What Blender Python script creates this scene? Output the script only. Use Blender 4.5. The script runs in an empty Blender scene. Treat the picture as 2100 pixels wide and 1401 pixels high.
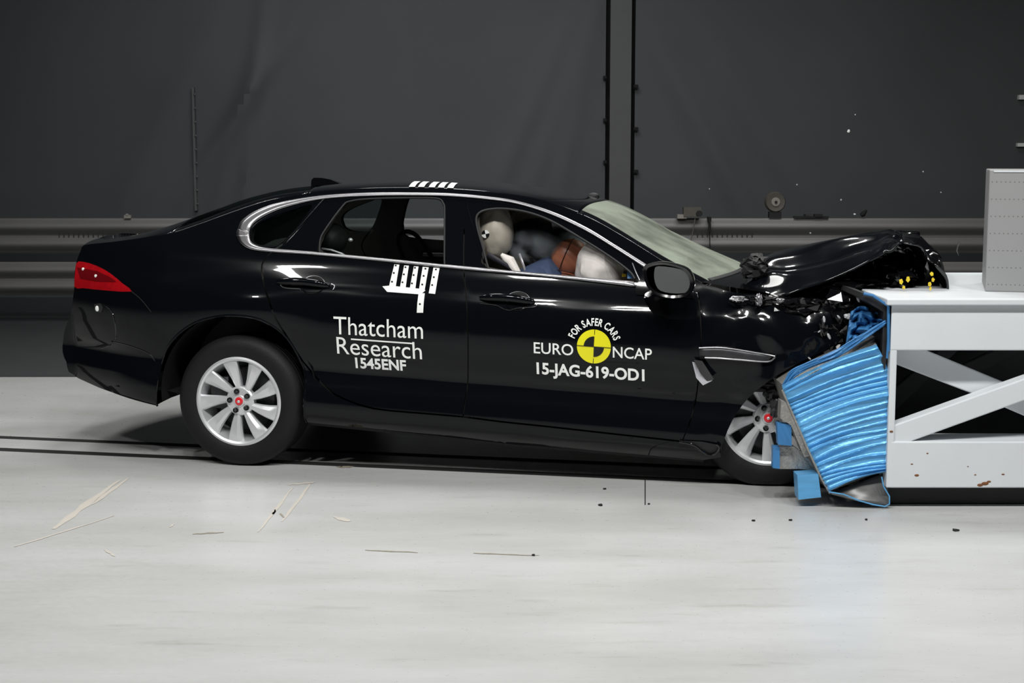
import bpy, bmesh, math, random
from mathutils import Vector, Matrix, noise
from mathutils.geometry import delaunay_2d_cdt
random.seed(7)
sc = bpy.context.scene
COL = sc.collection
R = math.radians
# ------------------------------------------------------------------ camera
FPX = 3120.0; CX, CY = 1050.0, 700.5; CAMH = 1.65; PIT = R(7)
cam = bpy.data.cameras.new('camera'); co = bpy.data.objects.new('camera', cam); COL.objects.link(co)
cam.sensor_width = 36; cam.lens = FPX / 2100 * 36; cam.clip_end = 200
co.location = (0, 0, CAMH); co.rotation_euler = (R(90) - PIT, 0, 0)
sc.camera = co
# ------------------------------------------------------------------ world, lamps, exposure
w = bpy.data.worlds.new('world'); sc.world = w; w.use_nodes = True
w.node_tree.nodes['Background'].inputs[0].default_value = (0.55, 0.62, 0.7, 1)
w.node_tree.nodes['Background'].inputs[1].default_value = 0.012
sc.view_settings.view_transform = 'Standard'; sc.view_settings.look = 'None'
sc.view_settings.exposure = -0.24; sc.view_settings.gamma = 1; sc.view_settings.use_curve_mapping = False

def area(name, loc, sx, sy, energy, target, spread=180, color=(1, 1, 0.97)):
    l = bpy.data.lights.new(name, 'AREA'); l.shape = 'RECTANGLE'; l.size = sx; l.size_y = sy
    l.energy = energy; l.spread = R(spread); l.color = color
    o = bpy.data.objects.new(name, l); COL.objects.link(o); o.location = loc
    o.rotation_euler = (Vector(target) - Vector(loc)).to_track_quat('-Z', 'Y').to_euler()
    return o
# the light bank of the crash hall hangs over the impact point
for i, x in enumerate((-4.2, -1.4, 1.4, 4.2)):
    area('ceiling_light_bank', (x, 9.9, 6.4), 1.3, 1.2, 56, (x, 9.3, 0), 120)
for i, x in enumerate((-4.3, -1.9, -0.87, 0.1, 1.5, 3.0, 4.4)):
    area('ceiling_light_bank_front', (x, 3.6, 5.6), 0.42, 0.36, 52, (x * .9, 6.8, 0), 130)
for i, x in enumerate((-3.6, -0.6, 1.9, 2.9, 3.9)):
    area('added_highlight_lamp', (x, 12.6, 6.2), 0.55, 0.4, 26, (x, 11.0, 0), 140)  # extra lamps, added to put highlights on the bonnet and roof edges
area('hall_light', (-1.0, 11.5, 5.8), 3.5, 0.6, 40, (-1.0, 16, 1.6), 110, (0.93, 0.96, 1))

# ------------------------------------------------------------------ photo geometry helpers
def ray(px, py):
    a = (px - CX) / FPX; b = -(py - CY) / FPX
    return Vector((a, math.cos(PIT) + b * math.sin(PIT), -math.sin(PIT) + b * math.cos(PIT)))
CP = Vector((0, 0, CAMH))
def at(px, py, Y):
    r = ray(px, py); return CP + r * (Y / r.y)
def ground(px, py, z=0):
    r = ray(px, py); return CP + r * ((z - CAMH) / r.z)
TH = R(12.5)
ORG = ground(487, 958)
UD = Vector((math.cos(TH), -math.sin(TH), 0)); VD = Vector((math.sin(TH), math.cos(TH), 0))
def S(px, py, v=0.0):
    r = ray(px, py); q = ORG + VD * v - CP; t = q.dot(VD) / r.dot(VD); p = CP + r * t - ORG
    return p.dot(UD), p.z
def lerp(a, b, t): return a + (b - a) * t
def interp(x, xs, ys):
    if x <= xs[0]: return ys[0]
    if x >= xs[-1]: return ys[-1]
    n = len(xs)
    for i in range(n - 1):
        if x <= xs[i + 1]:
            h = xs[i + 1] - xs[i]; t = (x - xs[i]) / h
            def sl(k):
                if k <= 0: return (ys[1] - ys[0]) / (xs[1] - xs[0])
                if k >= n - 1: return (ys[-1] - ys[-2]) / (xs[-1] - xs[-2])
                a = (ys[k] - ys[k - 1]) / (xs[k] - xs[k - 1]); b = (ys[k + 1] - ys[k]) / (xs[k + 1] - xs[k])
                return 0 if a * b <= 0 else 2 * a * b / (a + b)
            m0, m1 = sl(i), sl(i + 1)
            return ((2*t**3 - 3*t*t + 1) * ys[i] + (t**3 - 2*t*t + t) * h * m0 + (-2*t**3 + 3*t*t) * ys[i+1] + (t**3 - t*t) * h * m1)

# ------------------------------------------------------------------ materials
MATS = {}
def mat(name, col, rough=0.5, metal=0.0, coat=0.0, spec=0.5, bump=0.0, bscale=40, var=0.0, vscale=6, emit=None, alpha=1.0, trans=0.0, stretch=None):
    m = bpy.data.materials.new(name); m.use_nodes = True; nt = m.node_tree
    b = nt.nodes['Principled BSDF']
    b.inputs['Base Color'].default_value = (*col, 1); b.inputs['Roughness'].default_value = rough
    b.inputs['Metallic'].default_value = metal; b.inputs['Coat Weight'].default_value = coat
    b.inputs['Coat Roughness'].default_value = 0.03
    b.inputs['Specular IOR Level'].default_value = spec
    b.inputs['Alpha'].default_value = alpha; b.inputs['Transmission Weight'].default_value = trans
    tc = nt.nodes.new('ShaderNodeTexCoord'); mp = nt.nodes.new('ShaderNodeMapping')
    nt.links.new(tc.outputs['Object'], mp.inputs[0])
    if stretch: mp.inputs['Scale'].default_value = stretch
    if var > 0:
        n = nt.nodes.new('ShaderNodeTexNoise'); n.inputs['Scale'].default_value = vscale; n.inputs['Detail'].default_value = 6
        nt.links.new(mp.outputs[0], n.inputs[0])
        mx = nt.nodes.new('ShaderNodeMix'); mx.data_type = 'RGBA'
        mx.inputs[6].default_value = (*[c * (1 - var) for c in col], 1); mx.inputs[7].default_value = (*[min(1, c * (1 + var)) for c in col], 1)
        nt.links.new(n.outputs[0], mx.inputs[0]); nt.links.new(mx.outputs[2], b.inputs['Base Color'])
    if bump > 0:
        n = nt.nodes.new('ShaderNodeTexNoise'); n.inputs['Scale'].default_value = bscale; n.inputs['Detail'].default_value = 4
        nt.links.new(mp.outputs[0], n.inputs[0])
        bp = nt.nodes.new('ShaderNodeBump'); bp.inputs['Strength'].default_value = bump; bp.inputs['Distance'].default_value = 0.01
        nt.links.new(n.outputs[0], bp.inputs['Height']); nt.links.new(bp.outputs[0], b.inputs['Normal'])
    MATS[name] = m; return m
mat('paint', (0.003, 0.0035, 0.005), 0.16, 0, 1.0, 0.05)
for k_ in ('paint',): MATS[k_].node_tree.nodes['Principled BSDF'].inputs['Coat IOR'].default_value = 1.30
mat('matte_black', (0.008, 0.008, 0.009), 0.6, var=0.3)
mat('gloss_black', (0.004, 0.004, 0.005), 0.1, coat=0.6)
mat('chrome', (0.42, 0.41, 0.43), 0.33, 1.0, var=0.05)
mat('rubber', (0.008, 0.008, 0.009), 0.6, spec=0.3, bump=0.15, bscale=120, var=0.2)
mat('alloy', (0.78, 0.79, 0.81), 0.36, 0.55, var=0.05)
mat('dark_metal', (0.06, 0.06, 0.065), 0.45, 0.7, var=0.3, vscale=20)
mat('red_lens', (0.45, 0.005, 0.01), 0.12, coat=0.8, var=0.35, vscale=25)
mat('dark_red_lens', (0.16, 0.003, 0.006), 0.15, coat=0.8)
mat('bright_red', (0.75, 0.02, 0.03), 0.3)
mat('white_film', (0.93, 0.94, 0.92), 0.4, var=0.02)
mat('black_film', (0.006, 0.006, 0.006), 0.4)
mat('yellow_film', (0.86, 0.80, 0.01), 0.4)
mat('yellow_tape', (0.75, 0.55, 0.02), 0.5)
mat('cream_leather', (0.44, 0.40, 0.34), 0.5, bump=0.1, bscale=60, var=0.08)
mat('beige_leather', (0.50, 0.45, 0.37), 0.5, var=0.1)
mat('cabin_trim', (0.05, 0.046, 0.04), 0.7, var=0.2)
mat('airbag', (0.93, 0.87, 0.83), 0.75, bump=0.3, bscale=9, var=0.08, vscale=5)
mat('dummy_skin', (0.42, 0.15, 0.085), 0.38, var=0.08)
mat('dummy_seam', (0.05, 0.015, 0.01), 0.6)
mat('shirt', (0.05, 0.075, 0.15), 0.8, bump=0.3, bscale=25, var=0.15)
mat('webbing', (0.03, 0.03, 0.04), 0.6, bump=0.1, bscale=200)
mat('torn_edge_metal', (0.5, 0.5, 0.54), 0.5, 0.2)
mat('grey_sheet', (0.13, 0.13, 0.13), 0.35, 0.3, var=.2)
mat('silver_belt', (0.45, 0.44, 0.47), 0.4, 0.4)
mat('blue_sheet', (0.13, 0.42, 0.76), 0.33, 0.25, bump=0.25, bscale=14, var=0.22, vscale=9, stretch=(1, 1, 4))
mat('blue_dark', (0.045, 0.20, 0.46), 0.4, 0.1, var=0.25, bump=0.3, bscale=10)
mat('honeycomb', (0.36, 0.35, 0.33), 0.45, 0.5, bump=0.6, bscale=90, var=0.3, vscale=60)
mat('white_steel', (0.70, 0.73, 0.76), 0.45, 0.0, bump=0.05, bscale=30, var=0.05, vscale=4)
mat('rust', (0.20, 0.08, 0.03), 0.9, var=0.4, vscale=80)
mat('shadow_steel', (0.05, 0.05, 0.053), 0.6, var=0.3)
mat('rail_steel', (0.175, 0.17, 0.168), 0.5, 0.3, var=0.18, vscale=3, bump=0.1, stretch=(0.4, 1, 2))
mat('device', (0.10, 0.09, 0.075), 0.5, var=0.3, vscale=20)
mat('device_light', (0.30, 0.28, 0.25), 0.5)
mat('slot', (0.006, 0.006, 0.006), 0.8)
mat('scuff', (0.56, 0.52, 0.47), 0.5, var=0.1, vscale=30)
mat('stain', (0.30, 0.27, 0.21), 0.5, var=0.4, vscale=50)

def nodes_of(m): return m.node_tree.nodes, m.node_tree.links, m.node_tree.nodes['Principled BSDF']
def floor_mat():
    m = mat('floor_paint', (0.5, 0.5, 0.49), 0.28, spec=0.45)
    N, L, b = nodes_of(m)
    tc = N.new('ShaderNodeTexCoord')
    def nz(scale, st, det=8, rough=0.6):
        mp = N.new('ShaderNodeMapping'); mp.inputs['Scale'].default_value = st; mp.inputs['Rotation'].default_value = (0, 0, R(12))
        n = N.new('ShaderNodeTexNoise'); n.inputs['Scale'].default_value = scale; n.inputs['Detail'].default_value = det; n.inputs['Roughness'].default_value = rough
        L.new(tc.outputs['Object'], mp.inputs[0]); L.new(mp.outputs[0], n.inputs[0]); return n
    n1 = nz(1.2, (0.5, 1.6, 1)); n2 = nz(9, (0.25, 1.5, 1)); n3 = nz(30, (1, 1, 1), 4)
    r1 = N.new('ShaderNodeValToRGB'); r1.color_ramp.elements[0].color = (0.44, 0.438, 0.43, 1); r1.color_ramp.elements[1].color = (0.58, 0.585, 0.585, 1)
    r1.color_ramp.elements[0].position = 0.3; r1.color_ramp.elements[1].position = 0.7
    L.new(n1.outputs[0], r1.inputs[0])
    r2 = N.new('ShaderNodeValToRGB'); r2.color_ramp.elements[0].color = (0.80, 0.78, 0.74, 1); r2.color_ramp.elements[1].color = (1, 1, 1, 1)
    r2.color_ramp.elements[0].position = 0.28; r2.color_ramp.elements[1].position = 0.42
    L.new(n2.outputs[0], r2.inputs[0])
    mx = N.new('ShaderNodeMix'); mx.data_type = 'RGBA'; mx.blend_type = 'MULTIPLY'; mx.inputs[0].default_value = 0.7
    L.new(r1.outputs[0], mx.inputs[6]); L.new(r2.outputs[0], mx.inputs[7]); L.new(mx.outputs[2], b.inputs['Base Color'])
    mr = N.new('ShaderNodeMapRange'); mr.inputs[3].default_value = 0.2; mr.inputs[4].default_value = 0.42
    L.new(n3.outputs[0], mr.inputs[0]); L.new(mr.outputs[0], b.inputs['Roughness'])
    bp = N.new('ShaderNodeBump'); bp.inputs['Strength'].default_value = 0.06; bp.inputs['Distance'].default_value = 0.01
    L.new(n2.outputs[0], bp.inputs['Height']); L.new(bp.outputs[0], b.inputs['Normal'])
    return m
floor_mat()
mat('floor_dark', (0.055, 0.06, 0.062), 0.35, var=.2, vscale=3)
mat('wall_sheet', (0.080, 0.085, 0.090), 0.65, var=0.18, vscale=0.8, bump=0.15, bscale=2.5)
mat('column', (0.115, 0.115, 0.118), 0.6, var=0.08)
def perforated():
    m = mat('perforated', (0.5, 0.5, 0.5), 0.5)
    N, L, b = nodes_of(m)
    tc = N.new('ShaderNodeTexCoord'); sp = N.new('ShaderNodeSeparateXYZ'); L.new(tc.outputs['Object'], sp.inputs[0])
    def mth(op, a, bb=None, c=None):
        n = N.new('ShaderNodeMath'); n.operation = op
        for i, x in enumerate((a, bb, c)):
            if x is None: continue
            if isinstance(x, (int, float)): n.inputs[i].default_value = x
            else: L.new(x, n.inputs[i])
        return n.outputs[0]
    fx = mth('SUBTRACT', mth('FRACT', mth('DIVIDE', mth('ADD', sp.outputs[0], 10), 0.0205)), 0.5)
    fz = mth('SUBTRACT', mth('FRACT', mth('DIVIDE', mth('ADD', sp.outputs[2], 10.01), 0.082)), 0.5)
    d = mth('SQRT', mth('ADD', mth('POWER', mth('MULTIPLY', fx, 0.0205), 2), mth('POWER', mth('MULTIPLY', fz, 0.082), 2)))
    k = mth('LESS_THAN', d, 0.0032)
    mx = N.new('ShaderNodeMix'); mx.data_type = 'RGBA'; L.new(k, mx.inputs[0])
    mx.inputs[6].default_value = (0.30, 0.30, 0.305, 1); mx.inputs[7].default_value = (0.16, 0.15, 0.14, 1)
    L.new(mx.outputs[2], b.inputs['Base Color'])
perforated()
def glassy(name, col, a_tr, rough=0.05, diff=(0.5, 0.6, 0.5), nz=None):
    m = bpy.data.materials.new(name); m.use_nodes = True; N = m.node_tree.nodes; L = m.node_tree.links; N.clear()
    out = N.new('ShaderNodeOutputMaterial'); tr = N.new('ShaderNodeBsdfTransparent'); tr.inputs[0].default_value = (*col, 1)
    pr = N.new('ShaderNodeBsdfPrincipled'); pr.inputs['Base Color'].default_value = (*diff, 1); pr.inputs['Roughness'].default_value = rough
    mx = N.new('ShaderNodeMixShader'); mx.inputs[0].default_value = a_tr
    L.new(tr.outputs[0], mx.inputs[1]); L.new(pr.outputs[0], mx.inputs[2]); L.new(mx.outputs[0], out.inputs[0])
    if nz:
        tc = N.new('ShaderNodeTexCoord'); n = N.new('ShaderNodeTexNoise'); n.inputs['Scale'].default_value = nz; n.inputs['Detail'].default_value = 5
        L.new(tc.outputs['Object'], n.inputs[0])
        mr = N.new('ShaderNodeMapRange'); mr.inputs[1].default_value = 0.36; mr.inputs[2].default_value = 0.6; mr.inputs[3].default_value = a_tr * 0.45; mr.inputs[4].default_value = a_tr
        L.new(n.outputs[0], mr.inputs[0]); L.new(mr.outputs[0], mx.inputs[0])
    MATS[name] = m; return m
glassy('tinted_glass', (0.35, 0.40, 0.39), 0.12, 0.02, (0.004, 0.006, 0.006))
glassy('crazed_glass', (0.82, 0.9, 0.84), 0.66, 0.25, (0.56, 0.62, 0.51), 3.0)
glassy('clear_glass', (0.9, 0.93, 0.92), 0.04, 0.02, (0.004, 0.006, 0.006))
glassy('shard_glass', (0.9, 0.95, 0.95), 0.6, 0.05, (0.7, 0.75, 0.75))

# ------------------------------------------------------------------ object helpers
def link(o, parent=None):
    COL.objects.link(o)
    if parent: o.parent = parent
    return o
def tag(o, label=None, cat=None, group=None, kind=None):
    if label: o['label'] = label
    if cat: o['category'] = cat
    if group: o['group'] = group
    if kind: o['kind'] = kind
    return o
def empty(name, loc=(0, 0, 0), rz=0):
    o = bpy.data.objects.new(name, None); o.location = loc; o.rotation_euler = (0, 0, rz); return link(o)
def obj(name, vs, fs, m, parent=None, smooth=True, edge_angle=None):
    me = bpy.data.meshes.new(name); me.from_pydata([tuple(v) for v in vs], [], fs); me.validate()
    bm = bmesh.new(); bm.from_mesh(me)
    if not name.startswith('_'): bmesh.ops.remove_doubles(bm, verts=bm.verts, dist=1e-5)
    bm.to_mesh(me); bm.free()
    for p in me.polygons: p.use_smooth = smooth
    if smooth and edge_angle: me.set_sharp_from_angle(angle=R(edge_angle))
    me.materials.append(MATS[m])
    return link(bpy.data.objects.new(name, me), parent)
class MB:
    def __init__(s): s.v = []; s.f = []
    def add(s, vs, fs):
        n = len(s.v); s.v += [Vector(v) for v in vs]; s.f += [tuple(i + n for i in f) for f in fs]; return s
    def box(s, a, b, rot=None, c=None):
        x0, y0, z0 = a; x1, y1, z1 = b
        vs = [Vector(p) for p in ((x0,y0,z0),(x1,y0,z0),(x1,y1,z0),(x0,y1,z0),(x0,y0,z1),(x1,y0,z1),(x1,y1,z1),(x0,y1,z1))]
        if rot is not None:
            c = Vector(c) if c is not None else (Vector(a) + Vector(b)) / 2
            vs = [c + rot @ (v - c) for v in vs]
        return s.add(vs, [(0,3,2,1),(4,5,6,7),(0,1,5,4),(1,2,6,5),(2,3,7,6),(3,0,4,7)])
    def prism(s, poly, d):      # poly: list of 3D points (planar outline), d: extrusion vector
        n = len(poly); p = [Vector(q) for q in poly]; d = Vector(d)
        return s.add(p + [q + d for q in p], [tuple(range(n)), tuple(range(2*n-1, n-1, -1))] + [(i, i+n, (i+1)%n+n, (i+1)%n) for i in range(n)])
    def tube(s, pts, r, n=10, cap=True, sy=1.0):
        pts = [Vector(p) for p in pts]; rs = r if isinstance(r, (list, tuple)) else [r] * len(pts); vs = []; up = None
        for i, p in enumerate(pts):
            t = (pts[min(i+1, len(pts)-1)] - pts[max(i-1, 0)]).normalized()
            if up is None: up = t.orthogonal().normalized() if abs(t.z) > .95 else Vector((0, 0, 1)).cross(t).normalized()
            a = (up - t * up.dot(t)).normalized(); up = a; b = t.cross(a)
            for k in range(n):
                an = 2 * math.pi * k / n; vs.append(p + a * math.cos(an) * rs[i] + b * math.sin(an) * rs[i] * sy)
        fs = [(i*n+k, i*n+(k+1)%n, (i+1)*n+(k+1)%n, (i+1)*n+k) for i in range(len(pts)-1) for k in range(n)]
        if cap: fs += [tuple(range(n-1, -1, -1)), tuple(range((len(pts)-1)*n, len(pts)*n))]
        return s.add(vs, fs)
    def lathe(s, prof, n=64, c=(0, 0, 0)):   # profile (radius, y) around the y axis
        c = Vector(c); vs = []
        for r, y in prof:
            for k in range(n):
                a = 2 * math.pi * k / n; vs.append(c + Vector((r * math.cos(a), y, r * math.sin(a))))
        fs = [(i*n+k, i*n+(k+1)%n, (i+1)*n+(k+1)%n, (i+1)*n+k) for i in range(len(prof)-1) for k in range(n)]
        return s.add(vs, fs)
    def ball(s, c, rx, ry, rz, nu=24, nv=14, rot=None, fn=None):
        vs = []; c = Vector(c)
        for i in range(nv + 1):
            th = math.pi * i / nv
            for k in range(nu):
                ph = 2 * math.pi * k / nu
                d = Vector((math.sin(th) * math.cos(ph), math.sin(th) * math.sin(ph), math.cos(th)))
                if fn: d = d * fn(d)
                p = Vector((d.x * rx, d.y * ry, d.z * rz))
                if rot: p = rot @ p
                vs.append(c + p)
        return s.add(vs, [(i*nu+k, (i+1)*nu+k, (i+1)*nu+(k+1)%nu, i*nu+(k+1)%nu) for i in range(nv) for k in range(nu)])
    def grid(s, fn, nu, nv):
        vs = [fn(i / nu, j / nv) for i in range(nu + 1) for j in range(nv + 1)]
        return s.add(vs, [(i*(nv+1)+j, (i+1)*(nv+1)+j, (i+1)*(nv+1)+j+1, i*(nv+1)+j+1) for i in range(nu) for j in range(nv)])
    def build(s, name, m, parent=None, smooth=True, ang=35): return obj(name, s.v, s.f, m, parent, smooth, ang)
def solid(o, t, off=-1):
    md = o.modifiers.new('thickness', 'SOLIDIFY'); md.thickness = t; md.offset = off; return o
def bevel(o, wd, seg=2):
    md = o.modifiers.new('bevel', 'BEVEL'); md.width = wd; md.segments = seg; md.limit_method = 'ANGLE'; md.angle_limit = R(40); return o
def subd(o, n=1):
    md = o.modifiers.new('smooth', 'SUBSURF'); md.levels = n; md.render_levels = n; return o

# ================================================================== SETTING
WY = 16.0
fl = MB().grid(lambda a, b: Vector((-14 + 28 * a, -3 + 20 * b, 0)), 4, 4).build('floor', 'floor_paint'); tag(fl, kind='structure')
def strip(p, q, wd, z=0.0012):
    p = Vector((p[0], p[1], z)); q = Vector((q[0], q[1], z)); d = (q - p).normalized(); n = Vector((-d.y, d.x, 0)) * wd / 2
    return [p - n, q - n, q + n, p + n]
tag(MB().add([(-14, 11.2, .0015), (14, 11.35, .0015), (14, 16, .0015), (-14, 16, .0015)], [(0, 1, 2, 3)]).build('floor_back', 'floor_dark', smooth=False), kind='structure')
ga, gb = ground(0, 897), ground(350, 912); d_ = (gb - ga).normalized()
gc = ground(0, 922)
for i, g0 in enumerate((ga, gc)):
    a = g0 - d_ * 4; b = g0 + d_ * 12
    tag(MB().add(strip(a, b, 0.075 if i == 0 else 0.085), [(0, 1, 2, 3)]).build('trim_%d' % (i + 1), 'slot', smooth=False), kind='structure')
a = ground(1323, 985); b = ground(1323, 1036)
MB().add(strip(a, b, 0.005), [(0, 1, 2, 3)]).build('floor_joint', 'slot', fl, smooth=False)
def fmark(pts, wd, m, name='scratch'):
    mb = MB(); P = [ground(*p) for p in pts]
    n = len(P); vs = []
    for i, p in enumerate(P):
        t = (P[min(i+1, n-1)] - P[max(i-1, 0)]).normalized(); nn = Vector((-t.y, t.x, 0)); ww = wd * (0.35 + 0.9 * math.sin(math.pi * (i + 0.6) / (n + 0.2))) * random.uniform(0.6, 1.3) / 2
        vs += [Vector((p.x, p.y, 0.0016)) + nn * ww, Vector((p.x, p.y, 0.0016)) - nn * ww]
    mb.add(vs, [(2*i, 2*i+1, 2*i+3, 2*i+2) for i in range(n - 1)])
    return mb.build(name, m, fl, smooth=False)
def seg(a, b, n=8, j=1.2): return [(lerp(a[0], b[0], i / n) + random.uniform(-j, j), lerp(a[1], b[1], i / n) + random.uniform(-j, j) * .5) for i in range(n + 1)]
fmark(seg((110, 1086), (245, 985)), 0.035, 'scuff'); fmark(seg((190, 1035), (262, 982)), 0.02, 'scuff')
fmark(seg((30, 1122), (235, 1058)), 0.014, 'scuff'); fmark(seg((530, 1092), (600, 1000)), 0.016, 'scuff')
fmark(seg((578, 1070), (638, 992)), 0.02, 'scuff'); fmark(seg((590, 995), (645, 990)), 0.03, 'scuff')
fmark(seg((685, 1060), (718, 1070)), 0.03, 'scuff'); fmark(seg((215, 1128), (236, 1142)), 0.01, 'scuff'); fmark(seg((348, 1082), (358, 1074)), 0.01, 'scuff')
fmark(seg((748, 1129), (857, 1134)), 0.012, 'stain', 'stain'); fmark(seg((970, 1135), (1105, 1140)), 0.012, 'stain', 'stain')
fmark(seg((690, 958), (725, 958)), 0.04, 'stain', 'stain'); fmark(seg((560, 1056), (565, 1046), 3), 0.01, 'stain', 'stain')
fmark(seg((395, 1096), (460, 1092)), 0.015, 'stain', 'stain'); fmark(seg((575, 1054), (583, 1062), 3), 0.01, 'stain', 'stain')
# small black chips on the floor
for i, (x, y, s) in enumerate(((1232, 1037, .014), (1240, 1004, .007), (1622, 1068, .009), (1961, 1089, .016), (1545, 1069, .01), (1777, 1067, .006), (1094, 1140, .006), (1330, 1035, .006))):
    p = ground(x, y); mb = MB(); n = 6
    mb.prism([p + Vector((math.cos(k * 6.28 / n) * s * random.uniform(.6, 1.3), math.sin(k * 6.28 / n) * s * 1.3 * random.uniform(.5, 1.2), .0003)) for k in range(n)], (0, 0, .006))
    tag(mb.build('plastic_chip', 'matte_black', smooth=False), ['small black chip on the pale floor below the front door', 'tiny black chip on the floor just under the door lettering', 'black fleck on the floor in front of the front wheel', 'dark chip on the floor in front of the white barrier beam', 'black fleck on the floor left of the crushed blue sheet', 'tiny fleck on the floor in front of the grey sheet lip', 'dark fleck on the near floor beside a long brown stain', 'tiny fleck at the foot of the floor joint'][i], 'debris', 'black chips on the floor')

# back wall: two stretched dark sheets, a paler column between them
xg0, xg1 = at(1241, 300, WY).x, at(1250, 300, WY).x
xh0, xh1 = at(1293, 300, WY).x, at(1301, 300, WY).x
def wall_fn(x0, x1, sgn):
    def f(a, b):
        x = lerp(x0, x1, a); z = lerp(0, 6.5, b)
        y = WY
        def fold(xc, zc, slope, wd, amp):
            d = (x - xc) - slope * (z - zc); return amp * math.exp(-(d / wd) ** 2)
        fz = max(0, 1 - abs(z - 1.6) / 2.4)
        y -= fz * (fold(-3.1, 1.6, .55, .10, .05) + fold(-3.35, 1.4, .75, .06, .05) + fold(-3.6, 2.0, .5, .2, .04) + fold(-2.75, 1.6, .12, .08, .05) + fold(-2.95, 1.6, .28, .09, .045))
        y -= fz * (fold(.3, 1.6, .35, .10, .03) + fold(.05, 1.8, .45, .12, .035) + fold(.55, 1.6, .22, .1, .03))
        y -= fz * (fold(2.1, 1.7, -.55, .14, .05) + fold(2.6, 1.9, -.7, .2, .04))
        y += 0.02 * noise.noise(Vector((x * .7, 0, z * .5)))
        return Vector((x, y, z))
    return f
for nm, x0, x1 in (('wall_back', -14, xg0), ('wall_back_right', xh1, 14)):
    tag(MB().grid(wall_fn(x0, x1, 1), 220, 60).build(nm, 'wall_sheet'), kind='structure')
tag(MB().box((xg0 - .1, WY + .12, 0), (xh1 + .1, WY + .2, 6.5)).build('wall_recess', 'slot', smooth=False), kind='structure')
colm = MB().box((xg1, WY - .02, 0), (xh0, WY + .1, 6.5)).build('wall_column', 'column', smooth=False); tag(colm, kind='structure')
for px, ys, sd in ((1241, (160, 247, 333), -1), (1301, (178, 265, 352), 1)):
    for y in ys:
        p = at(px, y, WY); mb = MB(); mb.box((p.x - .02 if sd < 0 else p.x - .01, WY - .06, p.z - .02), (p.x + .01 if sd < 0 else p.x + .035, WY + .02, p.z + .02)); mb.tube([(p.x, WY - .06, p.z), (p.x, WY - .085, p.z)], .012)
        mb.build('sheet_clip', 'slot', colm, smooth=False)
# vertical seam of riveted sheets
p = at(397, 180, WY - .03); q = at(397, 432, WY - .03)
mb = MB(); mb.box((p.x - .012, WY - .07, q.z), (p.x + .012, WY + .02, p.z))
for k in range(9): mb.ball((p.x + .02, WY - .075, lerp(q.z, p.z, (k + .5) / 9)), .012, .01, .012, 8, 6)
tag(mb.build('trim_3', 'column', smooth=False), kind='structure')
# guard rails
RY = 15.0
def rail(z0, z1, label):
    prof = []; n = 48
    for i in range(n + 1):
        t = i / n; z = lerp(z0, z1, t)
        y = RY - 0.055 * (0.5 - 0.5 * math.cos(t * 4 * math.pi)) ** 0.8
        prof.append((y, z))
    t = empty('guard_rail', (0, RY, z0))
    mb = MB(); X = [-12, -8, -4, 0, 4, 8, 12]
    mb.add([(x, y - RY, z - z0) for x in X for (y, z) in prof], [(i*(n+1)+j, (i+1)*(n+1)+j, (i+1)*(n+1)+j+1, i*(n+1)+j+1) for i in range(len(X)-1) for j in range(n)])
    o = solid(mb.build('rail_beam', 'rail_steel', t), .006, 0)
    for x in (-9.5, -5.5, -1.2, 3.0, 7.0):
        MB().box((x - .06, .06 if 1 else 0, -.02), (x + .06, .2, z1 - z0 + .02)).build('spacer', 'shadow_steel', t, smooth=False)
    zz = (z1 - z0) * .52
    for xs in ((122, 232), (1430, 1542)):
        pa, pb = at(xs[0], 480, RY).x, at(xs[1], 480, RY).x
        if z0 > .5:
            for k in range(12):
                x = lerp(pa, pb, k / 11); MB().tube([(x, -.012, zz - .045), (x, -.012, zz + .045)], .006, 6).build('slot_hole', 'shadow_steel', t)
    return tag(t, label, 'rail')
rail(0.69, 1.03, 'upper corrugated grey steel guard rail along the dark back wall')
rail(0.27, 0.60, 'lower corrugated grey steel guard rail along the dark back wall')
for i, x in enumerate((-9.5, -5.5, -1.2, 3.0, 7.0)):
    tag(MB().box((x - .07, RY + .2, 0), (x + .07, RY + .34, 1.06)).build('rail_post', 'shadow_steel', smooth=False), 'dark steel post carrying the guard rails behind them', 'post', 'posts behind the guard rails')
# small gear on the rails
def gear_box():
    p = at(1420, 430, RY - .05); t = empty('camera_unit', (p.x, p.y, 1.03))
    MB().box((-.09, -.05, .02), (.08, .06, .11)).build('housing', 'device', t, smooth=False)
    MB().lathe([(.0, -.09), (.028, -.09), (.03, -.05), (.03, 0)], 16, (.06, 0, .05)).build('lens', 'matte_black', t)
    MB().box((-.15, -.04, -.0), (-.06, .04, .04)).build('foot', 'device_light', t, smooth=False)
    MB().tube([(.02, -.06, .0), (.0, -.075, -.12), (-.04, -.075, -.3), (-.08, -.08, -.33)], .005, 6).build('cable', 'device', t)
    tag(t, 'small brown camera unit with dangling cable sitting on upper guard rail', 'camera')
gear_box()
p = at(1590, 415, RY); t = empty('round_gauge', (p.x, RY + .02, 1.034))
MB().lathe([(0, -.04), (.06, -.045), (.09, -.05), (.1, -.03), (.1, .03), (0, .03)], 32, (0, 0, .155)).build('housing', 'device', t)
MB().lathe([(0, -.056), (.04, -.056), (.045, -.045)], 24, (0, 0, .155)).build('dial', 'device_light', t)
MB().lathe([(0, -.066), (.014, -.066), (.014, -.05)], 12, (0, 0, .155)).build('hub', 'matte_black', t)
MB().box((-.06, -.04, 0), (.06, .04, .06)).build('foot', 'matte_black', t, smooth=False)
tag(t, 'round dark siren-like gauge standing on the upper guard rail', 'gauge')
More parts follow.
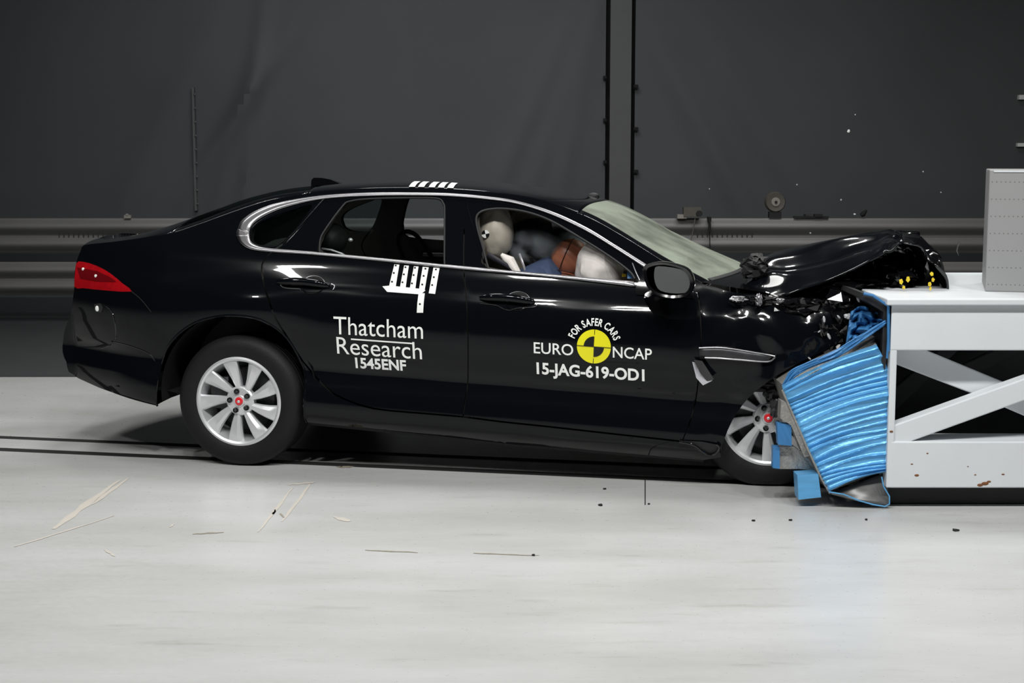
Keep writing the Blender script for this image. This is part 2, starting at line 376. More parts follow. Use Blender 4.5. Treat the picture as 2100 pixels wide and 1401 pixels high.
p = at(262, 443, RY); tag(MB().box((p.x - .03, RY - .03, 1.03), (p.x + .035, RY + .02, 1.062)).box((p.x - .012, RY - .035, 1.06), (p.x + .012, RY - .0, 1.075)).build('steel_bracket', 'device_light', smooth=False), 'small pale bracket on the upper guard rail above the boot lid', 'bracket')
p = at(1770, 440, RY); tag(MB().tube([(p.x - .02, RY, 1.056), (p.x, RY, 1.07), (p.x + .035, RY, 1.11)], [.02, .028, .01], 8).build('cable_knot', 'slot'), 'small black knot of cable on the upper guard rail above the bonnet', 'cable')
p = at(1665, 447, RY); mb = MB(); mb.box((p.x - .18, RY - .03, 1.034), (p.x + .16, RY + .03, 1.05)); mb.box((p.x + .02, RY - .04, 1.045), (p.x + .1, RY + .03, 1.07))
tag(mb.build('metal_strip', 'matte_black', smooth=False), 'flat dark metal strip lying on the guard rail right of the round gauge', 'strip')
p = at(1455, 480, RY - .09); tag(MB().tube([(p.x, p.y, 1.0), (p.x, p.y - .01, .9)], [.012, .015], 10).tube([(p.x, p.y, .9), (p.x + .01, p.y, .68)], .005, 6).box((p.x - .015, p.y - .01, 1.0), (p.x + .015, RY + .01, 1.045)).build('hanging_sensor', 'slot'), 'small black sensor hanging on a wire in front of guard rail', 'sensor')
# white marks at the right edge of the wall
for y, wd, hh in ((199, 12, 9), (297, 18, 7)):
    p = at(2099, y, WY - .1); s = WY / FPX
    tag(MB().box((p.x - wd * s / 2, WY - .06, p.z - hh * s / 2), (p.x + wd * s * 2, WY, p.z + hh * s / 2)).build('wall_bracket', 'white_film', smooth=False), 'white %s bracket on the dark wall at the right edge' % ('upper' if y < 250 else 'lower'), 'bracket')

# ================================================================== BARRIER
BY = 6.98
def bx(x0, y0, x1, y1): a = at(x0, y1, BY); b = at(x1, y0, BY); return a.x, a.z, b.x, b.z
t = empty('crash_barrier', (1.77, BY, 0)); OB = Vector((1.77, BY, 0))
def bpart(name, mb, m='white_steel', smooth=False, bv=.006):
    mb.v = [v - OB for v in mb.v]; o = mb.build(name, m, t, smooth=smooth)
    if bv: bevel(o, bv, 2)
    return o
XR = 5.2
ztop = at(1900, 612, BY).z
xl = at(1828, 660, BY).x
bpart('top_plate', MB().box((xl - .03, BY - .03, ztop - .03), (XR, BY + 1.55, ztop)))
bpart('top_beam', MB().box((xl, BY, at(1900, 719, BY).z), (XR, BY + .16, ztop - .03)))
bpart('bottom_beam', MB().box((at(1826, 960, BY).x, BY, at(1900, 1001, BY).z), (XR, BY + .22, at(1900, 906, BY).z)))
bpart('post', MB().box((xl, BY + .002, at(1838, 1001, BY).z), (at(1838, 800, BY).x, BY + .14, ztop - .032)))
def diag(pts, y, th): return MB().prism([at(px, py, y) for px, py in pts], (0, th, 0))
bpart('brace', diag([(1832, 873), (2100, 777), (2400, 668), (2400, 712), (2100, 822), (1868, 906), (1832, 912)], BY + .012, .09))
bpart('brace', diag([(1800, 702), (1855, 700), (2066, 787), (2180, 836), (2330, 905), (2230, 905), (2100, 853), (1997, 809), (1836, 747), (1790, 724)], BY + .12, .06))
bpart('rear_beam', MB().box((xl, BY + 1.3, at(1900, 719, BY).z), (XR, BY + 1.5, ztop - .032)))
bpart('rear_beam', MB().box((xl, BY + 1.3, .1), (XR, BY + 1.5, .32)))
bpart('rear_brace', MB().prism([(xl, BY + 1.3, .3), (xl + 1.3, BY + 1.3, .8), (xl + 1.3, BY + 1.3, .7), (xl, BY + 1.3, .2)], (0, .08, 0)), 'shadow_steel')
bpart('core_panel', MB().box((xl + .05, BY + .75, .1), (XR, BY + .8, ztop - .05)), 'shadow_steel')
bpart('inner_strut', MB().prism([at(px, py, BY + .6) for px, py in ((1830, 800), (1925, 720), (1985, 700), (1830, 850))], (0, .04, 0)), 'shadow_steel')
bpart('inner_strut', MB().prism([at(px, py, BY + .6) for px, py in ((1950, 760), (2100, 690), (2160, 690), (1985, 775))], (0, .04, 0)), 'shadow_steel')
bpart('foot_rail', MB().box((xl - .06, BY + .1, .0), (XR, BY + .3, .11)), 'matte_black')
bpart('foot_rail', MB().box((xl - .06, BY + 1.2, .0), (XR, BY + 1.4, .11)), 'matte_black')
for px, py, s in ((2020, 992, .012), (2010, 995, .01), (2028, 988, .007), (2000, 974, .004), (1902, 930, .005), (1870, 952, .004), (2057, 973, .005), (1985, 957, .003), (1880, 975, .008), (1828, 885, .006)):
    q = at(px, py, BY); bpart('rust_spot', MB().ball((q.x, BY - .0005, q.z), s * random.uniform(1, 1.7), .0015, s * .7, 8, 6), 'rust', True, 0)
bpart('bolt_slot', MB().ball((at(1845, 622, BY).x, BY - .001, at(1845, 622, BY).z - .0), .022, .004, .006, 12, 6), 'slot', True, 0)
tag(t, 'white painted steel crash barrier frame with crossed diagonal braces, right of the car', 'barrier')
# perforated block on top of the barrier
r_ = ground(2018, 598, ztop); PYb = r_.y
a = at(2020, 598, PYb); b = at(2022, 348, PYb)
t2 = empty('perforated_block', (a.x, PYb, ztop), R(-15.5))
o = MB().box((0, 0, 0), (1.2, .55, b.z - ztop)).build('panel', 'perforated', t2, smooth=False); bevel(o, .006)
MB().box((0.02, -.004, b.z - ztop - .012), (1.18, .0, b.z - ztop - .004)).build('top_lip', 'white_steel', t2, smooth=False)
tag(t2, 'tall pale grey perforated block standing on top of the white barrier', 'block')

# ---- crushed deformable face
t = empty('deformable_barrier_face', (at(1720, 1000, BY + .12).x, BY + .2, 0)); OF = t.location.copy()
def fpart(name, mb, m, smooth=True, ang=35):
    mb.v = [v - OF for v in mb.v]; return mb.build(name, m, t, smooth=smooth, ang=ang)
# corrugated sheet: left and right edge curves
Lc = [(1603, 790), (1612, 822), (1624, 846), (1640, 884), (1654, 916), (1669, 948), (1684, 981), (1700, 1008)]
Rc = [(1797, 706), (1816, 744), (1826, 785), (1823, 822), (1822, 857), (1829, 902), (1840, 950), (1818, 968)]
def cv(pts, t):
    k = t * (len(pts) - 1); xs = list(range(len(pts))); return interp(k, xs, [p[0] for p in pts]), interp(k, xs, [p[1] for p in pts])
FY = BY + .02
def corr(a, b):
    L_ = cv(Lc, a); R_ = cv(Rc, a)
    x = lerp(L_[0], R_[0], b); y = lerp(L_[1], R_[1], b) - 6 * math.sin(math.pi * b)
    ph = a * 58 + 2.4 * noise.noise(Vector((a * 6, b * .7, 3))) + 0.5 * noise.noise(Vector((a * 22, b * 2, 9)))
    am = .35 + 1.1 * abs(noise.noise(Vector((a * 9.0, b * .8, 1))))
    big = .028 * math.sin(a * 13 + 1 + b) * max(0.0, 1 - a * 1.6)
    Y = FY + .11 * (1 - b) * (1 - a) - .011 * am * (1 - 2 * abs(math.sin(ph * 1.1)) ** .7) - big + .012 * noise.noise(Vector((a * 9, b * 2, 5)))
    if b < .02 or b > .98: Y += .01
    return at(x, y, Y)
fpart('crushed_face_sheet', MB().grid(corr, 340, 40), 'blue_sheet', ang=60)
# honeycomb body behind it
def pr(pts, Y, th, name, m, sm=False): 
    return fpart(name, MB().prism([at(px, py, Y if not isinstance(Y, (list, tuple)) else Y[i]) for i, (px, py) in enumerate(pts)], (0, th, 0)), m, sm)
pr([(1608, 792)] + Lc[2:] + [(1812, 966), (1822, 948), (1822, 857), (1818, 744), (1795, 690), (1640, 770)], FY + .16, .42, 'honeycomb_core', 'honeycomb')
# top: upper sheet peeled back
def edge(pts, Y, r, name, m):
    P = [at(px, py, Y) for px, py in pts]; return fpart(name, MB().tube(P, r, 8), m)
def sheet(A, B, YA, YB, th, name, m, nu=30, amp=.008):
    def f(a, b):
        p = cv(A, a); q = cv(B, a); x = lerp(p[0], q[0], b); y = lerp(p[1], q[1], b)
        Y = lerp(interp(a, [0, 1], YA), interp(a, [0, 1], YB), b) + amp * noise.noise(Vector((a * 6, b * 6, 2)))
        return at(x, y, Y)
    return solid(fpart(name, MB().grid(f, nu, 8), m), th, 0)
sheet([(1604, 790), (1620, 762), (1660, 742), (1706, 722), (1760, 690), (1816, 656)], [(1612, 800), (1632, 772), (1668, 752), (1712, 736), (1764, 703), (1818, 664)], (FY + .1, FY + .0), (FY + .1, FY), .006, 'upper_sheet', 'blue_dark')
sheet([(1634, 774), (1680, 748), (1740, 718), (1790, 685)], [(1640, 780), (1684, 756), (1744, 736), (1797, 708)], (FY + .3, FY + .3), (FY + .06, FY + .0), .004, 'torn_edge', 'honeycomb')
pr([(1771, 602), (1790, 606), (1822, 628), (1822, 700), (1815, 760), (1808, 740), (1812, 640), (1768, 612)], BY + .03, .9, 'backing_plate', 'dark_metal')
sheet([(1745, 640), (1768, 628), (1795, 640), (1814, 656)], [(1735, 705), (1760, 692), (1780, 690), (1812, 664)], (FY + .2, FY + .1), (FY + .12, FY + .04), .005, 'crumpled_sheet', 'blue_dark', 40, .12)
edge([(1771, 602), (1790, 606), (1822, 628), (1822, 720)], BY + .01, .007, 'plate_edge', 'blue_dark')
sheet([(1702, 1010), (1750, 994), (1816, 969)], [(1704, 1013), (1770, 1030), (1825, 1038)], (FY + .05, FY + .05), (FY + .0, FY + .0), .004, 'lower_lip', 'grey_sheet', 20, .002)
edge([(1700, 1009), (1730, 1014), (1762, 1027), (1790, 1035), (1815, 1039), (1824, 1034), (1824, 1018), (1812, 998), (1808, 978)], FY - .01, .0035, 'lip_edge', 'blue_sheet')
edge([(1822, 640), (1821, 700), (1819, 735)], FY - .01, .005, 'plate_edge', 'blue_dark')
edge([(1604, 800), (1625, 848), (1655, 918), (1685, 983), (1702, 1012)], FY + .02, .005, 'side_edge', 'honeycomb')
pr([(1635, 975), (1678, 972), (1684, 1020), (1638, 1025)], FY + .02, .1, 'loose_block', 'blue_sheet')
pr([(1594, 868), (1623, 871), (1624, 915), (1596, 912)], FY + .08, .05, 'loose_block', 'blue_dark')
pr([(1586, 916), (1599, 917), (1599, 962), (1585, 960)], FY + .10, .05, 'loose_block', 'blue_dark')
pr([(1599, 917), (1628, 916), (1655, 935), (1672, 965), (1640, 962), (1599, 962)], FY + .12, .06, 'exposed_honeycomb', 'honeycomb')
pr([(1602, 822), (1612, 826), (1640, 890), (1660, 935), (1650, 938), (1622, 872), (1600, 858)], FY + .07, .08, 'side_flange', 'honeycomb')
tag(t, 'crushed blue ribbed honeycomb barrier face wedged between front wheel and white barrier', 'barrier face')

# ================================================================== CAR
car = empty('car', ORG, -TH)
tag(car, 'black saloon car in side view, crash tested, nose crushed into the blue barrier face', 'car')
KP = 0.0457
def base_d(tt):
    return interp(tt, [.10, .22, .27, .31, .37, .44, .50, .545, .60, .70, .80, .90, .96, 1.0, 1.04, 1.10, 1.16, 1.25, 1.35, 1.50, 1.6],
                      [.16, .10, .045, .012, .004, .012, .034, .046, .030, .012, .002, .008, .024, .044, .060, .084, .118, .185, .262, .385, .48])
def dside(u, z):
    d = base_d(z + KP * u)
    if u < -.40:
        k = min(1, (-.40 - u) / .7); d += .27 * k * k * (1.5 - .5 * k)
    if u < -.3:
        k = min(1, (-.3 - u) / .5); tt = z + KP * u; d += k * .05 * max(0, (.55 - tt)) / .3
    # haunch over the rear wheel
    d -= .040 * math.exp(-((u - .08) / .25) ** 2) * math.exp(-((z - .86) / .12) ** 2)
    if u > 2.35:
        k = min(1.0, (u - 2.35) / .5); d += .015 * k * k
        d += k * (.022 * noise.noise(Vector((u * 5, z * 5, 0))) + .016 * noise.noise(Vector((u * 11, z * 9, 4))))
    return d
def Q(px, py):
    v = 0
    for _ in range(12):
        u, z = S(px, py, v); v = .5 * v + .5 * dside(u, min(z, 1.56))
    return u, z
def QS(pts): return [Q(*p) for p in pts]
def densify(poly, step=.03, closed=True):
    out = []; n = len(poly)
    for i in range(n if closed else n - 1):
        a = poly[i]; b = poly[(i + 1) % n]; L_ = math.dist(a, b); k = max(1, int(L_ / step))
        for j in range(k): out.append((lerp(a[0], b[0], j / k), lerp(a[1], b[1], j / k)))
    if not closed: out.append(poly[-1])
    return out
def smooth_line(pts, n=6, closed=False):
    out = []; m = len(pts)
    for i in range(m if closed else m - 1):
        if closed: p0, p1, p2, p3 = pts[(i-1) % m], pts[i], pts[(i+1) % m], pts[(i+2) % m]
        else: p0, p1, p2, p3 = pts[max(i-1, 0)], pts[i], pts[i+1], pts[min(i+2, m-1)]
        for j in range(n):
            s = j / n
            out.append(tuple(.5 * ((2*p1[k]) + (-p0[k]+p2[k])*s + (2*p0[k]-5*p1[k]+4*p2[k]-p3[k])*s*s + (-p0[k]+3*p1[k]-3*p2[k]+p3[k])*s**3) for k in range(len(p1))))
    if not closed: out.append(tuple(pts[-1]))
    return out
def inside(p, poly):
    x, y = p; c = False; n = len(poly); j = n - 1
    for i in range(n):
        xi, yi = poly[i]; xj, yj = poly[j]
        if (yi > y) != (yj > y) and x < (xj - xi) * (y - yi) / (yj - yi) + xi: c = not c
        j = i
    return c
def band(line, wd):
    L_ = []; R_ = []; n = len(line)
    for i in range(n):
        a = line[max(i-1, 0)]; b = line[min(i+1, n-1)]; dx, dy = b[0]-a[0], b[1]-a[1]; l = math.hypot(dx, dy) or 1
        nx, ny = -dy / l * wd / 2, dx / l * wd / 2
        L_.append((line[i][0] + nx, line[i][1] + ny)); R_.append((line[i][0] - nx, line[i][1] - ny))
    return L_ + R_[::-1]
# outlines, traced on the side surface
edge_px = [(166, 512), (175, 503), (240, 496), (330, 484), (400, 463), (470, 438), (540, 415), (620, 399), (700, 390), (800, 386), (900, 387), (1000, 394), (1080, 405), (1150, 424), (1220, 453), (1290, 493), (1350, 531), (1400, 560), (1440, 582)]
edge_uz = smooth_line(QS(edge_px), 4)
arch_px = [(322, 832), (322, 790), (334, 735), (356, 695), (395, 664), (440, 650), (485, 647), (535, 656), (580, 685), (610, 728), (626, 785), (628, 866)]
sill_px = [(729, 876), (914, 896), (1057, 912), (1171, 920), (1286, 930), (1386, 939), (1440, 944), (1478, 938)]
farch_px = [(1480, 915), (1502, 862), (1536, 815), (1575, 783), (1602, 765)]
front_px = [(1650, 738), (1715, 706), (1738, 670), (1722, 640), (1690, 622), (1640, 622), (1580, 618), (1520, 604)]
rear_px = [(320, 832), (160, 776), (136, 742), (128, 712), (134, 672), (146, 640), (152, 590), (156, 540)]
outline = densify(edge_uz, .04, False)
outline += densify(smooth_line(QS(front_px[::-1]), 3), .03, False)
outline += smooth_line(QS(farch_px[::-1]), 3)
outline += densify(QS(sill_px[::-1]), .05, False)
outline += smooth_line(QS(arch_px[::-1]), 4)
outline += densify(smooth_line(QS(rear_px), 3), .03, False)
# chrome ring outer line, and window openings
chrome_top = [(489, 470), (498, 452), (530, 431), (580, 415), (660, 402), (760, 396), (860, 396), (930, 398), (1000, 404), (1060, 413), (1130, 434), (1200, 466), (1260, 502), (1330, 546)]
chrome_bot = [(1305, 588), (1150, 570), (950, 552), (800, 537), (650, 523), (550, 516), (512, 510), (493, 497), (486, 483)]
quarter = smooth_line(QS([(513, 487), (522, 465), (552, 447), (600, 430), (632, 421), (640, 424), (625, 445), (598, 478), (575, 500), (560, 506), (530, 504), (516, 498)]), 3, True)
rwin = densify(smooth_line(QS([(657, 519), (657, 492), (668, 470), (700, 425), (718, 415), (760, 410), (840, 408), (893, 409), (907, 418), (910, 440), (911, 500), (911, 543), (850, 538), (750, 529)]), 3, True), .05)
fwin = densify(smooth_line(QS([(1000, 550), (990, 510), (980, 468), (980, 445), (994, 434), (1030, 430), (1080, 437), (1130, 455), (1190, 490), (1250, 528), (1288, 556), (1300, 572), (1296, 579), (1150, 567)]), 3, True), .05)
rdoor = QS([(933, 386), (951, 460), (951, 553), (958, 640), (960, 728), (954, 820), (950, 854), (868, 848), (766, 838), (703, 817), (671, 797), (634, 757), (600, 708), (568, 658), (551, 615), (541, 581), (537, 544), (557, 517), (582, 500), (655, 415), (672, 392), (750, 387), (850, 386)])
fdoor = QS([(933, 386), (1000, 394), (1080, 406), (1150, 427), (1220, 457), (1290, 497), (1350, 537), (1400, 568), (1432, 590), (1436, 640), (1438, 700), (1432, 780), (1420, 850), (1400, 903), (1340, 898), (1248, 888), (1123, 874), (1028, 864), (950, 854), (954, 820), (960, 728), (958, 640), (951, 553), (951, 460)])
tail = smooth_line(QS([(155, 542), (170, 537), (200, 546), (228, 562), (252, 582), (270, 598), (220, 596), (170, 591), (152, 588)]), 2, True)
gaps = [band(densify(smooth_line(QS(g), 3), .04, False), wd) for g, wd in (
    ([(952, 470), (951, 553), (958, 640), (960, 728), (954, 820), (950, 853)], .006),
    ([(582, 500), (557, 517), (537, 544), (541, 581), (551, 615), (568, 658), (600, 708), (634, 757), (671, 797), (703, 817), (766, 838), (868, 848), (949, 855), (1028, 865), (1123, 875), (1248, 889), (1340, 899), (1394, 905)], .009),
    ([(1432, 600), (1436, 640), (1438, 700), (1432, 780), (1420, 850), (1400, 903)], .006))]
def cdt(outer, polys, step=.035, anis=.7):
    V = []; E = []
    def addloop(P, closed=True):
        n0 = len(V); V.extend(Vector(p) for p in P)
        for i in range(len(P) - (0 if closed else 1)): E.append((n0 + i, n0 + (i + 1) % len(P)))
    addloop(outer)
    for P in polys: addloop(P)
    xs = [p[0] for p in outer]; ys = [p[1] for p in outer]
    x = min(xs)
    while x < max(xs):
        y = min(ys)
        while y < max(ys):
            if inside((x, y), outer): V.append(Vector((x, y)))
            y += step * anis
        x += step
    r = delaunay_2d_cdt(V, E, [], 0, 1e-4)
    return [tuple(v) for v in r[0]], [tuple(f) for f in r[2]]
allp = [quarter, rwin, fwin, rdoor, fdoor, tail] + gaps
V2, F2 = cdt(outline, allp)
cls = {'body_side': [], 'rear_door': [], 'front_door': [], 'tail_light': []}
for f in F2:
    c = (sum(V2[i][0] for i in f) / 3, sum(V2[i][1] for i in f) / 3)
    if not inside(c, outline): continue
    if any(inside(c, p) for p in (quarter, rwin, fwin)) or any(inside(c, g) for g in gaps): continue
    k = 'tail_light' if inside(c, tail) else 'rear_door' if inside(c, rdoor) else 'front_door' if inside(c, fdoor) else 'body_side'
    cls[k].append(f)
def side_normals(o):
    h = .006; N_ = []
    for v in o.data.vertices:
        u, z = v.co.x, v.co.z; fr = v.co.y > .94
        du = (dside(u + h, z) - dside(u - h, z)) / (2 * h); dz = (dside(u, z + h) - dside(u, z - h)) / (2 * h)
        n_ = Vector((du, 1 if fr else -1, dz)).normalized(); N_.append(n_)
    for p in o.data.polygons:
        if p.normal.dot(N_[p.vertices[0]]) < 0: p.flip()
    o.data.update(); o.data.normals_split_custom_set_from_vertices(N_)
    return o
def side_mesh(name, key, m, far=False, off=0.0, faces=None, parent=None):
    fs = faces or cls[key]; idx = {}; vs = []; out = []
    for f in fs:
        g = []
        for i in f:
            if i not in idx:
                u, z = V2[i]; v = dside(u, z) + off
                idx[i] = len(vs); vs.append((u, 1.88 - v if far else v, z))
            g.append(idx[i])
        out.append(tuple(g) if not far else tuple(reversed(g)))
    return side_normals(obj(name, vs, out, m, parent or car, True))
sideN = side_mesh('body_side', 'body_side', 'paint')
rd = side_mesh('rear_door', 'rear_door', 'paint'); fd = side_mesh('front_door', 'front_door', 'paint')
tlp = side_mesh('tail_light', 'tail_light', 'red_lens')
sideF = side_mesh('body_side', 'body_side', 'paint', True)
rdF = side_mesh('rear_door', 'rear_door', 'paint', True); fdF = side_mesh('front_door', 'front_door', 'paint', True)
side_mesh('tail_light', 'tail_light', 'red_lens', True)
# inner trim of both sides
alls = cls['rear_door'] + cls['front_door'] + [f for f in cls['body_side'] if -.55 < sum(V2[i][0] for i in f) / 3 < 2.35 and not (sum(V2[i][1] for i in f) / 3 < 1.0 and sum(V2[i][0] for i in f) / 3 < .4)]
for far in (False, True): side_mesh('cabin_side_trim', None, 'cabin_trim', far, .05, alls)

# tail light dark inner band
def patch(px_pts, off, name, m, parent, step=.02, sm=True, far=False, raw=None):
    P = raw if raw is not None else QS(px_pts)
    V_, F_ = cdt(densify(P, step * 1.5), [], step, 1)
    vs = [(u, dside(u, z) - off, z) for u, z in V_]
    fs = [f for f in F_ if inside((sum(V_[i][0] for i in f) / 3, sum(V_[i][1] for i in f) / 3), P)]
    return side_normals(obj(name, vs, fs, m, parent, sm))
patch([(158, 548), (200, 556), (225, 568), (240, 578), (200, 577), (165, 571)], .003, 'lens_band', 'dark_red_lens', tlp)
for c in ((171, 552), (197, 566)):
    u, z = Q(*c); MB().ball((u, dside(u, z) - .004, z), .009, .004, .009, 12, 8).build('reflector_dot', 'white_film', tlp)

# ---- top surface: edge line to centre line
sil = [(262, 484), (300, 480), (370, 464), (440, 440), (500, 417), (560, 399), (640, 383), (700, 377), (780, 372), (870, 370), (940, 372), (1040, 380), (1140, 394), (1210, 407), (1260, 422), (1330, 456), (1400, 503), (1505, 577)]
zc = [S(px, py, .94) for px, py in sil]
zc_u = [p[0] for p in zc]; zc_z = [p[1] for p in zc]
NE = len(edge_uz)
def top_pt(i, s):    # i float index on edge, s 0 at near edge .. 1 centre .. 2 far edge
    i0 = min(int(i), NE - 2); f = i - i0
    ue = lerp(edge_uz[i0][0], edge_uz[i0+1][0], f); ze = lerp(edge_uz[i0][1], edge_uz[i0+1][1], f); ve = dside(ue, ze)
    sh = -.12 * max(0, min(1, (-.5 - ue) / .35)) + .16 * max(0, min(1, (ue - 1.7) / .7))
    uc = ue + sh; z1 = interp(uc, zc_u, zc_z)
    z1 = max(z1, ze + .012)
    ss = s if s <= 1 else 2 - s
    g = 1 - (1 - ss) ** (2.4 + 2.4 * max(0, min(1, (ue + .3) / .4)) * max(0, min(1, (2.0 - ue) / .4)))
    v = lerp(ve, .94, ss)
    return Vector((lerp(ue, uc, 1 - (1 - ss) ** 2), v if s <= 1 else 1.88 - v, lerp(ze, z1, g)))
def u_of(i): i0 = min(int(i), NE - 2); return lerp(edge_uz[i0][0], edge_uz[i0+1][0], i - i0)
def i_at(u): return min(range((NE - 1) * 8), key=lambda k: abs(u_of(k / 8) - u)) / 8
IH = i_at(Q(1188, 438)[0]); IB = NE - 1; IR0 = i_at(-.42); IR1 = i_at(.28)
def top_grid(name, m, ia, ib, sa, sb, nu, nv, parent=car, off=0):
    def f(a, b):
        p = top_pt(lerp(ia, ib, a), lerp(sa, sb, b))
        if off:
            c = Vector((p.x, .94, .9)); p = p + (c - p).normalized() * off
        return p
    return MB().grid(f, nu, nv).build(name, m, parent, ang=50)
SI = .11
solid(top_grid('boot_lid', 'paint', 0, IR0, 0, 2, 30, 40), .01, -1)
solid(top_grid('roof_panel', 'paint', IR1, IH, 0, 2, 60, 48), .015, -1)
for sa, sb in ((0, SI), (2 - SI, 2)):
    solid(top_grid('rear_pillar', 'paint', IR0, IR1, sa, sb, 30, 6), .015, -1)
    solid(top_grid('front_pillar', 'paint', IH, IB, sa, sb, 30, 6), .02, -1)
top_grid('rear_window', 'tinted_glass', IR0, IR1, SI, 2 - SI, 24, 30)
ws = top_grid('windscreen', 'crazed_glass', IH, IB, SI, 2 - SI, 30, 40)
top_grid('headliner', 'cabin_trim', IR1, IH, .1, 1.9, 30, 20, off=.05)
# windscreen dark border strip and cowl
solid(top_grid('wiper_cowl', 'matte_black', IB - 1.2, IB, SI + .02, 2 - SI, 4, 30, off=-.006), .004, 1)
MB().grid(lambda a, b: top_pt(IB - .15, lerp(0.02, 1.98, b)) + Vector((.34 * a - .02, 0, .006 - .05 * a)), 6, 30).build('scuttle', 'gloss_black', car)
# rear fascia: joins the two rear edges
ru = [p for p in smooth_line(QS([(166, 512)] + rear_px[::-1]), 3)]
def rear_f(a, b):
    k = a * (len(ru) - 1); i0 = min(int(k), len(ru) - 2); f = k - i0
    u = lerp(ru[i0][0], ru[i0+1][0], f); z = lerp(ru[i0][1], ru[i0+1][1], f); v = dside(u, z)
    vv = lerp(v, 1.88 - v, b); bow = -.10 * math.sin(math.pi * b) ** .8
    return Vector((u + bow * min(1, 1.2 - a * .5), vv, z))
MB().grid(rear_f, 40, 24).build('rear_bumper', 'paint', car)
MB().grid(lambda a, b: Vector((lerp(-.75, 2.5, a), lerp(.10, 1.78, b), .30 - KP * lerp(-.75, 2.5, a) + (.06 if lerp(-.75, 2.5, a) < -.2 else 0))), 10, 4).build('underbody', 'matte_black', car)
# lower rear corner: reflector and crease lines
patch([(193, 624), (205, 622), (212, 630), (208, 641), (196, 640)], .002, 'rear_sensor', 'dark_metal', car)
u, z = Q(201, 633); MB().ball((u - .004, dside(u, z) - .003, z), .012, .004, .016, 12, 8).ball((u + .018, dside(u, z) - .003, z + .002), .009, .004, .015, 12, 8).build('reflector', 'white_film', car)
def side_tube(px_pts, r, name, m, parent, off=.0, n=8, sm=4, sy=1.0):
    P = smooth_line(QS(px_pts), sm); return MB().tube([(u, dside(u, z) - off, z) for u, z in P], r, n, sy=sy).build(name, m, parent)
side_tube([(205, 622), (230, 640), (238, 690), (225, 708), (205, 715)], .003, 'bumper_crease', 'gloss_black', car)
side_tube([(228, 700), (262, 708), (300, 722), (318, 740)], .003, 'bumper_crease', 'gloss_black', car)
side_tube([(270, 598), (290, 615), (310, 640)], .002, 'shut_line', 'slot', car)
# wheel arch liner, fender lips
side_tube(arch_px, .007, 'arch_lip', 'paint', car, -.002)
def liner(uc, zc_, r, name, a0=-0.3, a1=math.pi + .3, d0=.03, d1=.45):
    def f(a, b):
        an = lerp(a0, a1, a); return Vector((uc + r * math.cos(an), lerp(d0, d1, b), zc_ + r * math.sin(an)))
    mb = MB().grid(f, 30, 4); mb.box((uc - r, d1, .34), (uc + r, d1 + .02, zc_ + r)); return mb.build(name, 'matte_black', car)
liner(0.0, .38, .44, 'wheel_arch_liner', -.15, math.pi + .1); liner(2.80, .36, .42, 'wheel_arch_liner', 1.2, math.pi + .25, .09)
# grounding strip along the sill
patch([(628, 866), (729, 876), (914, 896), (1057, 912), (1171, 920), (1286, 930), (1386, 939), (1440, 944), (1440, 953), (1386, 948), (1286, 940), (1171, 930), (1057, 921), (914, 906), (729, 886), (630, 876)], -.06, 'sill_skirt', 'matte_black', car, .03)

# ---- chrome window surround
def ribbon(L1, L2, off, name, m, parent, th=.008, n=5):
    A = smooth_line(QS(L1), n); B = smooth_line(QS(L2), n); k = len(A)
    vs = []
    for (a, b) in zip(A, B):
        for t_ in (0, .33, .67, 1):
            u, z = lerp(a[0], b[0], t_), lerp(a[1], b[1], t_); vs.append((u, dside(u, z) - off * (1 if t_ in (0, 1) else 1.7), z))
    fs = [(i*4+j, (i+1)*4+j, (i+1)*4+j+1, i*4+j+1) for i in range(k-1) for j in range(3)]
    return solid(obj(name, vs, fs, m, parent, True), th, 0)
ctop_in = [(512, 478), (518, 462), (543, 443), (590, 424), (664, 408), (760, 402), (860, 401), (930, 403), (1000, 409), (1060, 418), (1130, 440), (1199, 472), (1259, 508), (1326, 551)]
cbot_in = [(1300, 578), (1150, 565), (950, 547), (800, 532), (650, 518), (555, 510), (527, 504), (515, 495), (512, 483)]
sur = ribbon(chrome_top, ctop_in, .006, 'window_surround', 'chrome', car)
ribbon(chrome_bot, cbot_in, .006, 'window_surround', 'chrome', car)
ribbon([(486, 483), (486, 477), (489, 470)], [(512, 484), (511.5, 481), (512, 478)], .006, 'window_surround', 'chrome', car)
# gloss black pillar covers and thin bright lines
side_tube([(580, 502), (612, 468), (640, 436), (664, 409)], .004, 'pillar_seal', 'gloss_black', rd, .003)
side_tube([(656, 522), (657, 492), (668, 470), (702, 424), (718, 413), (760, 408), (840, 406), (895, 407), (909, 417), (912, 440), (912, 548)], .005, 'window_seal', 'matte_black', rd, .002)
side_tube([(1002, 552), (991, 510), (979, 468), (978, 444), (993, 432), (1030, 428), (1080, 435), (1130, 453), (1190, 488), (1250, 526), (1290, 556), (1302, 572)], .006, 'window_seal', 'matte_black', fd, .002)
side_tube([(1297, 540), (1305, 560), (1312, 575)], .004, 'quarter_bar', 'chrome', fd, .004)
side_tube([(953, 404), (975, 480), (998, 556)], .0025, 'pillar_seal', 'gloss_black', fd, .003)
# window glass
def glass_poly(P, name, parent, off=.01, mm='tinted_glass'):
    V_, F_ = cdt(densify(P, .05), [], .06, 1)
    obj(name, [(u, dside(u, z) + off, z) for u, z in V_], [f for f in F_ if inside((sum(V_[i][0] for i in f) / 3, sum(V_[i][1] for i in f) / 3), P)], mm, parent)
glass_poly(quarter, 'quarter_window', sideN); glass_poly(rwin, 'side_window', rd, .01, 'clear_glass')
